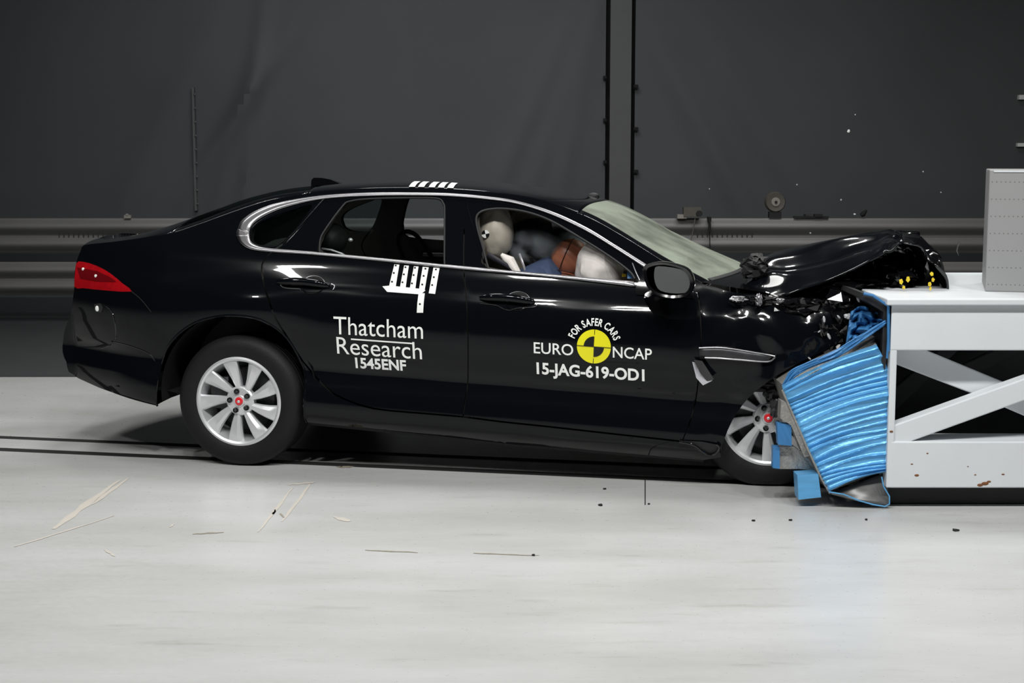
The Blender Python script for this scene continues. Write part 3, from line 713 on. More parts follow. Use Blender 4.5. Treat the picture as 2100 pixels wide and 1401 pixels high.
# far side quarter glass
V_, F_ = cdt(densify(quarter, .05), [], .06, 1)
obj('quarter_window', [(u, 1.88 - dside(u, z) - .01, z) for u, z in V_], [f for f in F_ if inside((sum(V_[i][0] for i in f) / 3, sum(V_[i][1] for i in f) / 3), quarter)], 'tinted_glass', sideF)

# ---- door handles
def handle(cx, cy, parent, wpx=54):
    u0, z0 = Q(cx, cy); sl = -.055; sc_ = wpx / 390
    P = [(u0 + a * sc_, z0 + a * sc_ * sl + .012 * (1 - a * a)) for a in [-1 + k / 8 for k in range(17)]]
    rs = [.010 + .006 * (1 - abs(-1 + k / 8) ** 3) for k in range(17)]
    h = MB().tube([(u, dside(u, z) - .022 * (1 - abs(-1 + k / 8) ** 4) - .004, z) for k, (u, z) in enumerate(P)], rs, 12, sy=1.3).build('door_handle', 'paint', parent)
    cc = (u0 + .055, z0 - .004)
    for a0, a1, mm in ((.25, 2.9, 'chrome'), (3.4, 6.0, 'gloss_black')):  # upper arc in chrome stands in for the highlight on the recess rim
        pts = [(cc[0] + .062 * math.cos(a), cc[1] + .044 * math.sin(a)) for a in [lerp(a0, a1, k / 12) for k in range(13)]]
        MB().tube([(u, dside(u, z) - .003, z) for u, z in pts], .003, 8).build('recess_rim_glint', mm, parent)
    mb = MB(); mb.ball((cc[0], dside(*cc) + .004, cc[1]), .060, .0065, .043, 24, 10); mb.build('handle_recess', 'slot', parent)
    return h
handle(622, 582, rd); handle(1040, 615, fd)
h = rd
side_tube([(574, 580), (577, 574), (588, 571), (616, 571)], .003, 'handle_edge', 'chrome', rd, .006)
side_tube([(574, 580), (579, 588), (592, 591), (616, 592)], .0028, 'handle_edge', 'chrome', rd, .006)
side_tube([(680, 582), (687, 586), (684, 594)], .0028, 'handle_edge', 'chrome', rd, .006)
side_tube([(985, 622), (1018, 626), (1030, 632), (1045, 636), (1060, 632), (1098, 629), (1100, 622)], .0025, 'handle_edge', 'gloss_black', fd, .004)

# ---- fin antenna, roof camera
iF = i_at(.30)
def roof_at(u, v):
    best = None
    for k in range(0, (NE - 1) * 3):
        for s in [j / 24 for j in range(1, 25)]:
            p = top_pt(k / 3, s)
            d = (p.x - u) ** 2 + (p.y - v) ** 2
            if best is None or d < best[0]: best = (d, p)
    return best[1]
u0, z0 = S(640, 385, .94)
mb = MB()
prof = [(0, -.03), (.002, .045), (.012, .058), (.05, .057), (.09, .048), (.13, .028), (.15, .0), (.155, -.03)]
n = len(prof); vs = []
for k, wv in enumerate((-.028, -.018, 0, .018, .028)):
    for (a, b) in prof: vs.append((u0 + a * 1.3, .94 + wv * (1 - max(0, b) * 9), z0 + b * (1 - .0 * abs(wv))))
fs = [(k*n+i, (k+1)*n+i, (k+1)*n+i+1, k*n+i+1) for k in range(4) for i in range(n-1)]
fs += [tuple(range(n))[::-1], tuple(range(4*n, 5*n))]
mb.add(vs, fs).build('fin_antenna', 'gloss_black', car)
u0, z0 = S(1217, 407, 1.25)
MB().ball((u0, 1.25, z0 + .012), .035, .03, .022, 16, 10).box((u0 - .03, 1.22, z0 - .05), (u0 + .03, 1.28, z0 + .01)).build('roof_sensor', 'matte_black', car)

# ---- mirror
mir = MB()
def mpt(px, py, v): u, z = S(px, py, v); return Vector((u, v, z))
VM = -.16
Mout = smooth_line([mpt(*p, VM) for p in ((1318, 552), (1330, 541), (1360, 537), (1400, 546), (1418, 560), (1424, 585), (1412, 606), (1380, 612), (1345, 604), (1325, 585))], 3, True)
c0 = sum((Vector(p) for p in Mout), Vector()) / len(Mout); n = len(Mout)
vs = []
for (sc_, dv) in ((.84, -.012), (.97, -.018), (1.0, 0), (1.0, .05), (.9, .11), (.6, .15), (.15, .165)):
    vs += [c0 + (Vector(p) - c0) * sc_ + Vector((.0, dv, 0)) for p in Mout]
fs = [(i*n+k, i*n+(k+1)%n, (i+1)*n+(k+1)%n, (i+1)*n+k) for i in range(6) for k in range(n)] + [tuple(range(6*n, 7*n))]
wm = mir.add(vs, fs).build('wing_mirror', 'gloss_black', car)
Mg = smooth_line([mpt(*p, VM - .008) for p in ((1342, 556), (1350, 546), (1395, 552), (1414, 562), (1419, 580), (1412, 598), (1385, 602), (1354, 596), (1343, 578))], 3, True)
mat('mirror_glass', (0.16, 0.17, 0.17), 0.35, 0.6, var=.05)
cg = sum((Vector(p) for p in Mg), Vector()) / len(Mg)
gm = MB(); k = len(Mg); gm.add([Vector(p) for p in Mg] + [cg + Vector((0, .004, 0))], [(i, (i + 1) % k, k) for i in range(k)]).build('mirror_glass', 'mirror_glass', wm)
MB().tube([mpt(1355, 600, VM + .06), mpt(1345, 608, -.06), mpt(1335, 610, .05)], [.035, .03, .035], 10).build('mirror_arm', 'gloss_black', wm)
patch([(1303, 592), (1322, 552), (1340, 546), (1420, 590), (1425, 612), (1330, 606), (1306, 604)], .008, 'mirror_base', 'gloss_black', fd, .03)

# ---- wheels
def wheel(uc, vc, zc_, camber=0, toe=0, spin=0, flat=0, label=None):
    Rt, Rr = .350, .236
    prof = [(Rr - .005, .03), (Rr + .004, .012), (Rr + .02, .004), (Rr + .05, .0), (Rr + .08, .004), (Rt - .018, .016), (Rt - .005, .032), (Rt, .05)]
    for k in range(5): y = .05 + .03 * k; prof += [(Rt, y + .018), (Rt - .008, y + .020), (Rt - .008, y + .026), (Rt, y + .028)]
    prof += [(Rt - .01, .215), (Rt - .03, .23), (Rr, .23), (Rr - .01, .2)]
    mb = MB().lathe(prof, 96)
    if flat: mb.v = [Vector((v.x, v.y - (flat * .3 if v.z < -.31 else 0), max(v.z, -Rt + flat))) for v in mb.v]
    ty = mb.build('tyre', 'rubber', car, ang=30)
    mb = MB().lathe([(Rr - .0, .03), (Rr + .003, .010), (Rr - .008, .006), (Rr - .018, .012), (Rr - .022, .03), (Rr - .03, .06), (Rr - .035, .20), (Rr - .01, .21)], 96)
    rim = mb.build('rim', 'alloy', car, ang=40)
    for t_ in (ty, rim): t_.location = (uc, vc, zc_); t_.rotation_euler = (camber, 0, toe)
    # nine twisted spokes
    for k in range(9):
        a0 = spin + k * 2 * math.pi / 9; mb = MB()
        sec = []
        for (r, wd, y, tw) in ((.035, .014, .030, 0), (.075, .018, .030, .01), (.12, .026, .022, .05), (.17, .035, .015, .09), (.205, .042, .014, .115), (.224, .046, .018, .12)):
            a = a0 + tw; rd_ = Vector((math.cos(a), 0, math.sin(a))); tn = Vector((-math.sin(a), 0, math.cos(a)))
            sec.append([rd_ * r + tn * q * wd + Vector((0, y + dy, 0)) for q, dy in ((-1, .008), (-.82, .0), (.25, -.003), (.8, .006), (1, .018), (.8, .045), (-.8, .045))])
        m_ = 7; vs = [p for s_ in sec for p in s_]
        fs = [(i*m_+j, i*m_+(j+1)%m_, (i+1)*m_+(j+1)%m_, (i+1)*m_+j) for i in range(len(sec)-1) for j in range(m_)] + [tuple(range(m_))[::-1], tuple(range((len(sec)-1)*m_, len(sec)*m_))]
        mb.add(vs, fs).build('spoke', 'alloy', rim, ang=25)
    hubm = MB().lathe([(0, .018), (.03, .018), (.034, .022), (.07, .026), (.078, .034), (.078, .07), (0, .07)], 40)
    hubm.build('hub', 'alloy', rim, ang=30)
    for k in range(5):
        a = spin + .25 + k * 2 * math.pi / 5; c = (math.cos(a) * .053, 0, math.sin(a) * .053)
        MB().lathe([(.0135, .012), (.0145, .018), (.014, .03)], 16, c).lathe([(0, .024), (.0135, .024)], 16, c).build('nut_well', 'slot', rim)
        MB().lathe([(0, .008), (.006, .008), (.009, .011), (.009, .026)], 6, c).build('wheel_nut', 'dark_metal', rim)
    MB().lathe([(0, .010), (.012, .0095), (.02, .012), (.0225, .018), (.0225, .03)], 24).build('centre_cap', 'bright_red', rim)
    MB().ball((.0, .0102, -.001), .009, .003, .008, 12, 6).build('cap_emblem', 'alloy', rim)
    MB().lathe([(.0, .12), (.16, .12), (.17, .13), (.17, .15)], 48).build('brake_disc', 'dark_metal', rim)
    MB().lathe([(Rr - .03, .16), (0, .16)], 32).build('wheel_well_back', 'matte_black', rim)
    mb = MB().box((-.18, .07, -.05), (-.08, .12, .12)).box((-.2, .1, .0), (-.1, .14, .09)); mb.build('brake_caliper', 'dark_metal', rim, smooth=False)
    return rim
wheel(S(482, 828)[0] + .01, .012, .350, 0, 0, .30)
uw, zw = S(1576, 881, .14)
wheel(uw, .13, .345, R(-3), R(7), .48, .012)
for s_ in (0,):
    for uc in (0.0, 2.6):
        w2 = MB().lathe([(.23, .0), (.33, .0), (.35, .03), (.35, .2), (.33, .23), (.23, .23), (.0, .2)], 48, (uc, 1.62, .35)).build('tyre', 'rubber', car)

# ---- side vent on the wing, broken trim, sill bracket
vent = ribbon([(1434, 712), (1480, 711), (1530, 718), (1588, 728)], [(1436, 735), (1480, 737), (1530, 741), (1572, 742)], .008, 'wing_vent', 'dark_metal', car, .008, 3)
side_tube([(1434, 713), (1480, 712), (1530, 719), (1590, 730)], .0035, 'vent_edge', 'chrome', vent, .016)
side_tube([(1446, 733), (1480, 734), (1530, 738), (1575, 741), (1590, 731)], .005, 'vent_edge', 'chrome', vent, .016)
u, z = Q(1500, 725)
def shard(pts, v0, th, name, m, parent=car):
    return MB().prism([Vector((S(px, py, v0)[0], v0 + random.uniform(-.01, .01), S(px, py, v0)[1])) for px, py in pts], (0, th, 0)).build(name, m, parent, smooth=False)
shard([(1420, 742), (1430, 744), (1462, 780), (1442, 790), (1428, 775)], -.02, .006, 'broken_trim', 'torn_edge_metal')
shard([(1422, 738), (1440, 740), (1464, 778), (1450, 783), (1436, 765)], -.035, .008, 'broken_trim', 'gloss_black')
side_tube([(1394, 905), (1425, 912), (1450, 930), (1466, 930), (1476, 918), (1470, 910)], .005, 'torn_sill_edge', 'gloss_black', car, .02)
patch([(1396, 903), (1440, 905), (1476, 912), (1478, 935), (1462, 940), (1440, 928)], .012, 'torn_sill', 'matte_black', car, .02)

# ---- bonnet, buckled
HN = [(1512, 606), (1560, 608), (1600, 606), (1645, 592), (1690, 577), (1740, 555), (1786, 531), (1820, 514), (1850, 502)]
HC = [(1497, 560), (1545, 534), (1590, 517), (1635, 508), (1690, 497), (1740, 489), (1790, 482), (1822, 476), (1850, 480)]
HNw = [S(px, py, .08 + .02 * i) for i, (px, py) in enumerate(HN)]; HCw = [S(px, py, .95) for px, py in HC]
def hood(a, b):     # b 0 near edge, .5 centre, 1 far edge
    k = a * 8; xs = list(range(9))
    n_ = (interp(k, xs, [p[0] for p in HNw]), .08 + .02 * k, interp(k, xs, [p[1] for p in HNw]))
    c_ = (interp(k, xs, [p[0] for p in HCw]), .95, interp(k, xs, [p[1] for p in HCw]))
    if b <= .5: s_ = b * 2
    else: s_ = 2 - b * 2
    def sst(x, e0, e1): x = max(0, min(1, (x - e0) / (e1 - e0))); return x * x * (3 - 2 * x)
    e_ = .46 + .22 * math.sin(a * 2.6 + .4) - .1 * a
    g = .30 * (1 - (1 - min(1, s_ / .22)) ** 2) + .3 * sst(s_, e_ - .11, e_ + .11) + .4 * s_
    z = lerp(n_[2], c_[2], g); v = lerp(n_[1], c_[1], s_); u = lerp(n_[0], c_[0], s_)
    if b > .5: v = 1.9 - v; z -= .04 * (b - .5)
    z += .028 * noise.noise(Vector((a * 4, v * 4, 1))) * min(1, s_ * 5) * (1 - .6 * s_)
    wb = math.exp(-((a - .62) / .2) ** 2); z += .055 * wb * (sst(s_, .66, .86) - 1 * s_ ** 3) + .05 * math.exp(-((a - .17) / .12) ** 2) * (sst(s_, .08, .26) - s_)
    if a > .75: z += (a - .75) * .12 * noise.noise(Vector((a * 14, v * 11, 3)))
    return Vector((u, v, z))
hd = MB().grid(hood, 90, 120).build('bonnet', 'paint', car, ang=70); solid(hd, .012, -1)
# folded front lip
lipT = [hood(1, b / 20) for b in range(21)]
def lip(a, b):
    k = b * 20; i0 = min(int(k), 19); p = lipT[i0].lerp(lipT[i0+1], k - i0)
    fwd = .21 * math.sin(min(1, a * 1.15) * math.pi / 2); drop = .30 * a ** 1.6
    q = p + Vector((fwd, .04 * a, -drop))
    nz_ = Vector((noise.noise(q * 9), noise.noise(q * 9 + Vector((5, 0, 0))), noise.noise(q * 9 + Vector((0, 5, 0)))))
    return q + nz_ * .07 * min(1, a * 3)
solid(MB().grid(lip, 22, 60).build('bonnet_front_lip', 'gloss_black', hd, ang=25), .008, 0)
def tape(pts, v, parent):
    for i, (px, py, r) in enumerate(pts):
        r *= .72; u, z = S(px, py, v); n_ = 5; MB().prism([(u + math.cos(k * 1.256 + i) * r * random.uniform(.7, 1.2), v + random.uniform(-.004, .004), z + math.sin(k * 1.256 + i) * r * 1.3) for k in range(n_)], (0, .006, 0)).build('tape_scrap', 'yellow_tape', parent, smooth=False)
tape([(1848, 578, .016), (1862, 573, .017), (1853, 590, .012), (1911, 562, .012), (1913, 574, .013), (1907, 583, .013), (1908, 592, .011)], .12, hd)

def crumple(name, c, size, m, parent, seed=0, amp=.35, sub=5, freq=2.6):
    mb = MB(); N_ = sub; vs = []; sx, sy, sz = size
    def f(a, b):
        th = a * 2 * math.pi; ph = (b - .5) * math.pi
        d = Vector((math.cos(th) * math.cos(ph), math.sin(th) * math.cos(ph), math.sin(ph)))
        # boxy
        mx_ = max(abs(d.x), abs(d.y), abs(d.z)); d = d.lerp(d / mx_ * .8, .7)
        nv = noise.noise_vector(d * freq + Vector((seed * 3.1, 0, 0))) + .5 * noise.noise_vector(d * freq * 2.4 + Vector((0, seed * 2.2, 0)))
        d = d + nv * amp
        return Vector(c) + Vector((d.x * sx, d.y * sy, d.z * sz))
    mb.grid(f, N_ * 8, N_ * 4); 
    o = mb.build(name, m, parent, smooth=False)
    return o
def crp(name, px, py, v, wpx, hpx, dv, m, seed, amp=.35, sub=3, freq=2.6, parent=car):
    u, z = S(px, py, v); s_ = 1 / 425
    return crumple(name, (u, v + dv, z), (wpx * s_ / 2, dv, hpx * s_ / 2), m, parent, seed, amp, sub, freq)
crp('engine_bay', 1650, 640, .25, 260, 90, .6, 'matte_black', 1, .18, 4)
crp('engine_bay', 1770, 572, .4, 200, 70, .6, 'matte_black', 2, .2, 4)
crp('engine_bay', 1818, 545, .35, 110, 60, .5, 'gloss_black', 22, .25, 4)
crp('engine_bay', 1862, 552, .6, 95, 84, .35, 'gloss_black', 27, .3, 4)
crp('engine_bay', 1850, 572, .25, 70, 44, .3, 'gloss_black', 23, .4, 3)
crp('engine_bay', 1730, 590, .15, 200, 40, .3, 'gloss_black', 24, .35, 3)
crp('crumpled_wing', 1690, 660, .06, 120, 90, .1, 'gloss_black', 3, .42, 3)
crp('crumpled_wing', 1742, 632, .02, 90, 60, .1, 'gloss_black', 4, .55, 3)
crp('crumpled_wing', 1735, 672, .0, 60, 60, .1, 'gloss_black', 28, .55, 3)
crp('crumpled_wing', 1640, 632, .04, 110, 36, .06, 'gloss_black', 25, .5, 3)
crp('crumpled_wing', 1705, 700, .03, 70, 70, .06, 'gloss_black', 26, .45, 3)
crp('crumpled_wing', 1570, 618, .05, 90, 22, .06, 'gloss_black', 5, .5, 3)
crp('cowl_debris', 1545, 552, .25, 60, 50, .1, 'matte_black', 6, .4, 3)
crp('cowl_debris', 1550, 533, .7, 34, 26, .08, 'matte_black', 7, .3, 3)
crp('torn_silver_trim', 1512, 614, .02, 34, 12, .02, 'chrome', 8, .5, 2)
crp('torn_silver_trim', 1556, 616, .01, 14, 24, .02, 'chrome', 9, .6, 2)
crp('torn_silver_trim', 1600, 616, .01, 16, 8, .01, 'chrome', 10, .6, 2)
crp('headlamp_fragment', 1742, 650, .0, 22, 12, .02, 'alloy', 11, .4, 2)
crp('headlamp_fragment', 1690, 668, .0, 16, 40, .02, 'gloss_black', 12, .6, 2)
crp('suspension_part', 1580, 800, .14, 40, 46, .03, 'dark_metal', 13, .5, 3)
crp('suspension_part', 1590, 838, .1, 24, 40, .012, 'dark_metal', 14, .4, 2)
crp('wheel_arch_fragment', 1555, 790, .12, 100, 36, .05, 'matte_black', 15, .4, 3)
for px, py, r in ((1690, 655, .012), (1700, 690, .012), (1660, 735, .007), (1720, 650, .008), (1776, 610, .012), (1760, 614, .012), (1680, 680, .006)):
    u, z = S(px, py, -.02); MB().ball((u, -.02, z), r * .6, .006, r * 1.4, 6, 4, rot=Matrix.Rotation(random.uniform(-1, 1), 3, 'Y')).build('plastic_fragment', 'alloy', car, smooth=False)

# ---- cabin
def seat(uc, vc, lean=.32, m='cream_leather'):
    zb = .55 - KP * uc
    s_ = MB().ball((.05, 0, 0), .30, .26, .11, 24, 12).build('seat', m, car); s_.location = (uc, vc, zb)
    rot = Matrix.Rotation(-lean, 3, 'Y')
    o = MB().ball((-.30, 0, .33), .115, .25, .36, 24, 16, rot).build('backrest', m, s_)
    h = MB().ball((-.40, 0, .735), .075, .15, .115, 24, 16, rot).build('headrest', m, s_)
    for dv in (-.06, .06): MB().tube([(-.38, dv, .6), (-.395, dv, .7)], .007, 8).build('headrest_post', 'chrome', s_)
    return s_
s1 = seat(1.50, .50)
s2 = seat(1.50, 1.38, .32, 'beige_leather')
# side curtain airbag hanging by the near front seat, with target
cu, cz_ = S(1000, 480, .38)
def bag(c, r3, fn=None, name='side_airbag', m='airbag', nrm=.05, f=3.0, sx=24):
    def g(d): return 1 + nrm * noise.noise(d * f)
    return MB().ball(c, *r3, 36, 24, None, g).build(name, m, car)
b1 = bag((cu + .02, .475, cz_ + .005), (.10, .10, .145), name='side_airbag', m='cream_leather', nrm=.08)
# target sticker, quartered
for k in range(4):
    pts = [Vector((cu - .01, .372, cz_))] + [Vector((cu - .01 + .021 * math.cos(a), .372, cz_ + .021 * math.sin(a))) for a in [k * math.pi / 2 + .2 + j * math.pi / 16 for j in range(9)]]
    MB().prism(pts, (0, .002, 0)).build('target_sticker', 'black_film' if k % 2 else 'white_film', b1, smooth=False)
bag((cu + .15, .8, cz_ + .02), (.115, .08, .15), name='side_airbag', m='beige_leather', nrm=.1)
# steering wheel airbag, belts, far structures
hu, hz = S(1170, 531, .50)
ab = bag((hu + .20, .42, hz - .045), (.155, .2, .18), name='driver_airbag', m='airbag', nrm=.1)
bag((hu + .30, .55, hz - .06), (.12, .25, .16), name='driver_airbag', m='airbag', nrm=.12)
MB().tube([(hu + .30 + .03 * math.sin(a), .50 + .18 * math.cos(a), .88 + .17 * math.sin(a)) for a in [k * math.pi / 12 for k in range(25)]], .014, 10).build('steering_wheel', 'matte_black', car)
MB().box((2.25, .12, .82), (2.45, 1.76, .98)).build('dashboard', 'cabin_trim', car)
def strap(pts, wd, name, m, parent=car):
    P = [Vector(p) for p in pts]; vs = []
    for i, p in enumerate(P):
        t_ = (P[min(i+1, len(P)-1)] - P[max(i-1, 0)]).normalized(); nn = t_.cross(Vector((0, 1, 0))).normalized()
        vs += [p + nn * wd / 2, p - nn * wd / 2]
    return solid(obj(name, vs, [(2*i, 2*i+1, 2*i+3, 2*i+2) for i in range(len(P)-1)], m, parent, True), .003, 0)
def sp(px, py, v): u, z = S(px, py, v); return (u, v, z)
strap([sp(1068, 505, .8), sp(1105, 530, .7), sp(1140, 558, .55)], .03, 'seat_belt', 'webbing')
strap([sp(1000, 522, .3), sp(1030, 540, .33), sp(1070, 566, .36)], .03, 'seat_belt', 'webbing')
strap([sp(1065, 520, .38), sp(1074, 545, .38), sp(1080, 572, .38)], .012, 'seat_belt', 'silver_belt')
MB().tube([sp(1028, 522, .36), sp(1045, 535, .36), sp(1062, 560, .36)], [.01, .03, .018], 10).build('seat_side_airbag', 'airbag', car)
# rear bench and child seat frame
MB().ball((.30, .94, .62), .3, .72, .12, 30, 12).build('rear_bench', 'cabin_trim', car)
MB().ball((.0, .94, .88), .12, .74, .30, 30, 16, Matrix.Rotation(-.3, 3, 'Y')).build('rear_backrest', 'cabin_trim', car)
hh = S(683, 490, .45); MB().ball((hh[0], .45, hh[1]), .075, .12, .085, 20, 14).build('rear_headrest', 'matte_black', car)
MB().ball((hh[0] + .1, .45, hh[1] - .005), .014, .012, .012, 12, 8).build('headrest_button', 'alloy', car)
hh = S(683, 490, 1.1); 
MB().tube([sp(660, 510, .3), sp(680, 513, .3), sp(700, 520, .3), sp(716, 529, .3)], .006, 8).build('belt_guide', 'silver_belt', car)
loop = smooth_line([sp(828, 530, .9), sp(818, 502, .9), sp(819, 484, .9), sp(832, 475, .9), (sp(850, 480, .9)), sp(868, 500, .9), sp(886, 528, .9)], 4)
uu, zz = S(850, 560, .9); cs = MB().ball((uu, .9, zz - .08), .26, .2, .16, 20, 12).build('child_seat', 'matte_black', car)
MB().tube(loop, .013, 10).build('carry_handle', 'matte_black', cs)
MB().box((.55, 1.70, 1.02), (2.2, 1.76, 1.04)).build('far_window_sill', 'silver_belt', car, smooth=False)
# near door window ledge strip inside
# ---- lettering on the doors
def text_mesh(body, size, bold=0.0, spacing=1.0):
    cu_ = bpy.data.curves.new('t', 'FONT'); cu_.body = body; cu_.size = size; cu_.offset = bold; cu_.space_character = spacing; cu_.resolution_u = 4
    o = bpy.data.objects.new('t', cu_); COL.objects.link(o); dg = bpy.context.evaluated_depsgraph_get()
    me = bpy.data.meshes.new_from_object(o.evaluated_get(dg)); vs = [v.co.copy() for v in me.vertices]; fs = [tuple(p.vertices) for p in me.polygons]
    bpy.data.objects.remove(o); bpy.data.curves.remove(cu_); bpy.data.meshes.remove(me); return vs, fs
def place_text(body, x0, y0, x1, y1, hpx, name, parent, bold=.0, m='white_film', sp_=1.0):
    """baseline from pixel (x0,y0) to (x1,y1) on the door, cap height hpx pixels"""
    vs, fs = text_mesh(body, 1.0, bold, sp_)
    xs = [v.x for v in vs]; mnx, mxx = min(xs), max(xs)
    cap = max(v.y for v in text_mesh('H', 1.0)[0])
    a = Q(x0, y0); b = Q(x1, y1); top = Q(x0, y0 - hpx); hz_ = top[1] - a[1]
    out = []
    for v in vs:
        s_ = (v.x - mnx) / (mxx - mnx); u = lerp(a[0], b[0], s_); z = lerp(a[1], b[1], s_) + v.y / cap * hz_
        out.append((u, dside(u, z) - .003, z))
    return obj(name, out, fs, m, parent, False)
place_text('Thatcham', 685, 685, 868, 695, 36, 'lettering', rd, .0)
place_text('Research', 692, 725, 866, 737, 34, 'lettering', rd, .0)
place_text('1545ENF', 730, 754, 834, 760, 20, 'lettering', rd, .03)
patch([(720, 694), (846, 703), (846, 706), (720, 697)], .003, 'underline', 'white_film', rd, .05)
place_text('EURO', 1095, 724, 1176, 729, 22, 'lettering', fd, .008)
place_text('NCAP', 1257, 733, 1337, 738, 22, 'lettering', fd, .008)
place_text('15-JAG-619-OD1', 1101, 766, 1322, 781, 22, 'lettering', fd, .03)
ec = Q(1218, 711); rr = .086
def emb(pts, off, name, m): return obj(name, [(ec[0] + x, dside(ec[0] + x, ec[1] + y) - off, ec[1] + y) for x, y in pts], [tuple(range(len(pts)))], m, fd, False)
emb([(rr * math.cos(a), rr * math.sin(a)) for a in [k * math.pi / 32 for k in range(64)]], .003, 'emblem_disc', 'yellow_film')
for q in (1, 3):
    emb([(0, 0)] + [(.6 * rr * math.cos(a), .6 * rr * math.sin(a)) for a in [q * math.pi / 2 - .05 + k * math.pi / 32 for k in range(17)]], .0045, 'emblem_quadrant', 'black_film')
c5, s5 = math.cos(-.05), math.sin(-.05)
for (x0, y0, x1, y1) in ((-rr, -.0015, rr, .0015), (-.0015, -rr, .0015, rr)):
    emb([(x * c5 - y * s5, x * s5 + y * c5) for x, y in ((x0, y0), (x1, y0), (x1, y1), (x0, y1))], .005, 'emblem_cross', 'black_film')
cap = max(v.y for v in text_mesh('H', 1.0)[0]); sarc = .035 / cap; word = 'FOR SAFER CARS'
widths = []
for ch in word:
    if ch == ' ': widths.append(.014); continue
    v_ = text_mesh(ch, sarc, .0014)[0]; widths.append(max(p.x for p in v_) - min(p.x for p in v_) + .0045)
tot = sum(widths); R0 = .106; span = R(142); fit = span * (R0 + .012) / tot; pos = 0; av = []; af = []
for ch, wd in zip(word, widths):
    if ch != ' ':
        v_, f_ = text_mesh(ch, sarc, .0014); mn = min(p.x for p in v_); ang = R(90) + span / 2 - (pos + wd / 2) / tot * span - .03; n0 = len(av)
        for p in v_:
            lx = (p.x - mn - (wd - .0045) / 2) * fit; ly = p.y + R0
            x = lx * math.sin(ang) + ly * math.cos(ang); y = -lx * math.cos(ang) + ly * math.sin(ang)
            av.append((ec[0] + x, dside(ec[0] + x, ec[1] + y) - .003, ec[1] + y))
        af += [tuple(i + n0 for i in f) for f in f_]
    pos += wd
obj('lettering', av, af, 'white_film', fd, False)

# ---- measuring stickers: comb on the rear door, another on the roof
def zp(x, y): return (600 + x / 3.5, 330 + y / 3.5)
comb = None
for poly in ([(645, 900), (700, 895), (920, 918), (955, 930), (920, 958), (680, 940)], [(732, 742), (768, 745), (740, 912), (692, 905)], [(802, 750), (836, 752), (812, 915), (770, 915)], [(872, 756), (905, 758), (882, 920), (842, 915)], [(935, 760), (978, 764), (948, 935), (908, 925)], [(1012, 766), (1056, 770), (1024, 955), (978, 950)], [(905, 950), (950, 950), (938, 1090), (892, 1090)]):
    o = patch([zp(*p) for p in poly], .0025, 'sticker_bar' if comb else 'measuring_sticker', 'white_film', comb or car, .03)
    comb = comb or o
mb = MB()
for x, y in ((742, 752), (728, 805), (715, 868), (812, 764), (800, 815), (790, 872), (880, 768), (870, 820), (858, 880), (955, 775), (942, 826), (932, 888), (1030, 780), (1015, 835), (1003, 892), (915, 1028)):
    u, z = Q(*zp(x, y)); mb.ball((u, dside(u, z) - .0035, z), .0055, .001, .006, 10, 4)
mb.build('sticker_dot', 'black_film', comb)
for x in (842, 862, 882, 901, 921):
    u0_ = Q(x, 392)[0]; i0_ = i_at(u0_)
    mb = MB(); mb.grid(lambda a, b: top_pt(i0_ + (a - .5) * .5 - b * .40, lerp(.02, .40, b)) + Vector((0, -.003, .004)), 2, 8); mb.build('roof_sticker', 'white_film', car, smooth=True)

# ================================================================== DUMMY
dm = empty('crash_test_dummy', ORG, -TH)
tag(dm, 'crash test dummy with brown head pressed into the white airbag behind the front window', 'dummy')
body = MB()
pelvis = Vector((1.52, .50, .62 - KP * 1.5)); chest = Vector((hu - .17, .50, hz - .145))
body.tube([pelvis + Vector((-.05, 0, -.06)), pelvis, pelvis.lerp(chest, .5), chest, chest + Vector((.09, 0, .07)), Vector((hu - .035, .5, hz - .09))], [.10, .16, .165, .17, .10, .05], 20)
for sv in (-1, 1):
    sh = chest + Vector((0.0, sv * .19, .03)); el = sh + Vector((.18, sv * .05, -.20)); wr = el + Vector((.25, -sv * .06, .08))
    body.ball(sh, .075, .075, .075, 16, 10); body.tube([chest + Vector((0, sv * .1, .03)), sh, el], [.08, .07, .05], 14)
    body.tube([pelvis + Vector((.0, sv * .1, -.02)), pelvis + Vector((.42, sv * .14, .06)), pelvis + Vector((.62, sv * .12, -.3))], [.095, .075, .05], 14)
body.build('torso', 'shirt', dm)
for sv in (-1, 1):
    sh = chest + Vector((0.0, sv * .19, .03)); el = sh + Vector((.18, sv * .05, -.20)); wr = el + Vector((.25, -sv * .06, .08))
    mb = MB().tube([el, wr], [.045, .03], 12).ball(wr + Vector((.04, 0, 0)), .045, .03, .02, 12, 8)
    for f_ in range(4):
        b_ = wr + Vector((.07, (f_ - 1.5) * .016, .0)); mb.tube([b_, b_ + Vector((.03, 0, -.005)), b_ + Vector((.045, 0, -.025 - .003 * f_))], [.009, .008, .006], 8)
    b_ = wr + Vector((.03, -sv * .03, 0)); mb.tube([b_, b_ + Vector((.03, -sv * .015, -.01))], [.01, .008], 8)
    mb.build('forearm', 'dummy_skin', dm)
def headf(d):
    r = 1.0
    if d.z < -.2: r -= .10 * (-.2 - d.z)
    if d.x > .6 and d.z < .1: r += .03
    return r
hrot = Matrix.Rotation(R(20), 3, 'Y')
head = MB().ball((hu, .50, hz), .106, .08, .106, 40, 28, hrot, headf)
head.tube([(hu - .01, .5, hz - .07), (hu - .03, .5, hz - .15)], [.06, .055], 16)
head.ball((hu + .105, .5, hz - .045), .014, .012, .022, 10, 8)
for sv in (-1, 1): head.ball((hu + .088, .5 + sv * .03, hz - .01), .012, .012, .008, 10, 8)
hob = head.build('head', 'dummy_skin', dm)
MB().tube([Vector((hu, .5, hz)) + hrot @ Vector((-.025 + .004 * math.cos(a), -.0815 * math.sin(a), .1075 * math.cos(a))) for a in [k * math.pi / 24 for k in range(49)]], .0022, 6).build('head_seam', 'dummy_seam', hob)
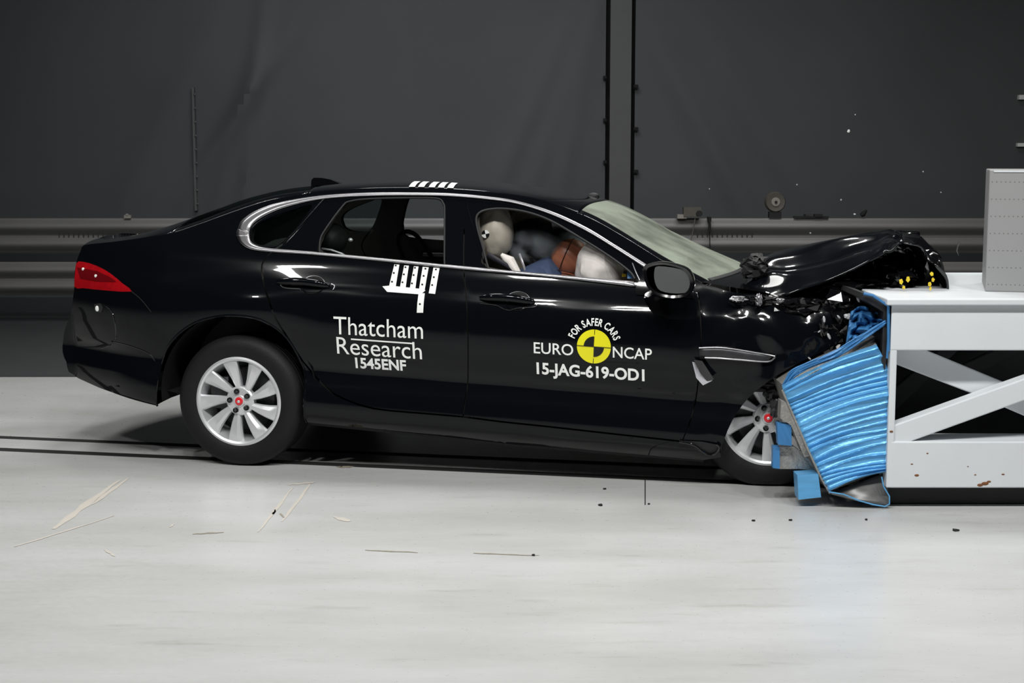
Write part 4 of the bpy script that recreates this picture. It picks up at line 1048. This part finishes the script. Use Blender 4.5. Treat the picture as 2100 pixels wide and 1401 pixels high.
MB().tube([Vector((hu, .5, hz)) + Vector((.095 * math.cos(a) - .004, .075 * math.sin(a), -.062 - .012 * math.cos(a))) for a in [k * math.pi / 24 for k in range(49)]], .0025, 6).build('head_seam', 'dummy_seam', hob)

# dashboard target strip inside the windscreen corner
tg = S(1290, 550, .28); 
for k in range(5):
    u, z = S(1293 - k * 3.4, 540 + k * 6.2, .22); MB().box((u - .010, .22, z - .008), (u + .010, .224, z + .008)).build('target_tape', 'yellow_tape' if k % 2 == 0 else 'black_film', fd, smooth=False)
patch([(1283, 545), (1297, 548), (1300, 573), (1284, 573)], -.05, 'interior_corner', 'blue_dark', fd, .03)

# ================================================================== DEBRIS IN THE AIR
def flying(px, py, Y, s, label, m='shard_glass', el=1.0):
    p = at(px, py, Y); mb = MB(); n_ = 5
    mb.prism([Vector((math.cos(k * 1.256) * s * random.uniform(.6, 1.2), 0, math.sin(k * 1.256) * s * el * random.uniform(.7, 1.2))) for k in range(n_)], (0, .004, 0))
    o = mb.build('glass_shard', m, smooth=False); o.location = p; o.rotation_euler = (random.uniform(-.6, .6), random.uniform(-.5, .5), random.uniform(-.4, .4))
    return tag(o, label, 'shard', 'shards thrown into the air')
flying(1741, 269, 7.6, .008, 'bright white shard flying high in front of the dark wall', 'white_film')
flying(1754, 235, 8.5, .004, 'tiny faint shard in the air just above the bright white one')
flying(1662, 478, 8.0, .004, 'tiny shard in the air between bonnet and round gauge')
flying(1634, 379, 8.2, .004, 'tiny shard in the air right of the round gauge')
flying(1725, 410, 8.2, .005, 'small shard in the air above the middle of the bonnet')
flying(1893, 352, 8.2, .004, 'tiny shard in the air left of the perforated block')
flying(1455, 388, 8.2, .003, 'tiny shard in the air above the camera unit')
flying(1753, 439, 8.0, .006, 'small pale shard in the air over the bonnet peak')
flying(1930, 395, 8.2, .003, 'tiny shard in the air beside perforated block, lower than its neighbour')
P = [at(x, y, 7.6) for x, y in ((1968, 496), (1964, 506), (1962, 514), (1966, 524))]
tag(MB().tube(P, [.006, .003, .004, .001], 6).build('trim_sliver', 'chrome'), 'curved bright sliver of trim flying left of the perforated block', 'debris')

# ================================================================== AIRBAG SMOKE
m = bpy.data.materials.new('airbag_smoke'); m.use_nodes = True; N = m.node_tree.nodes; L = m.node_tree.links; N.clear()
out = N.new('ShaderNodeOutputMaterial'); vol = N.new('ShaderNodeVolumePrincipled'); vol.inputs['Color'].default_value = (.84, .92, 1, 1)
tc = N.new('ShaderNodeTexCoord'); nz = N.new('ShaderNodeTexNoise'); nz.inputs['Scale'].default_value = 7; nz.inputs['Detail'].default_value = 4
mr = N.new('ShaderNodeMapRange'); mr.inputs[1].default_value = .38; mr.inputs[2].default_value = .7; mr.inputs[3].default_value = 0; mr.inputs[4].default_value = 20.0
L.new(tc.outputs['Object'], nz.inputs[0]); L.new(nz.outputs[0], mr.inputs[0]); L.new(mr.outputs[0], vol.inputs['Density']); L.new(vol.outputs[0], out.inputs['Volume'])
MATS['airbag_smoke'] = m
u, z = S(1115, 495, .68)
sm = MB().ball((u, .68, z), .24, .30, .13, 20, 12).build('airbag_smoke', 'airbag_smoke'); sm.location = ORG; sm.rotation_euler = (0, 0, -TH)
tag(sm, 'bluish airbag smoke haze inside the cabin behind the dummy head', 'smoke', kind='stuff')
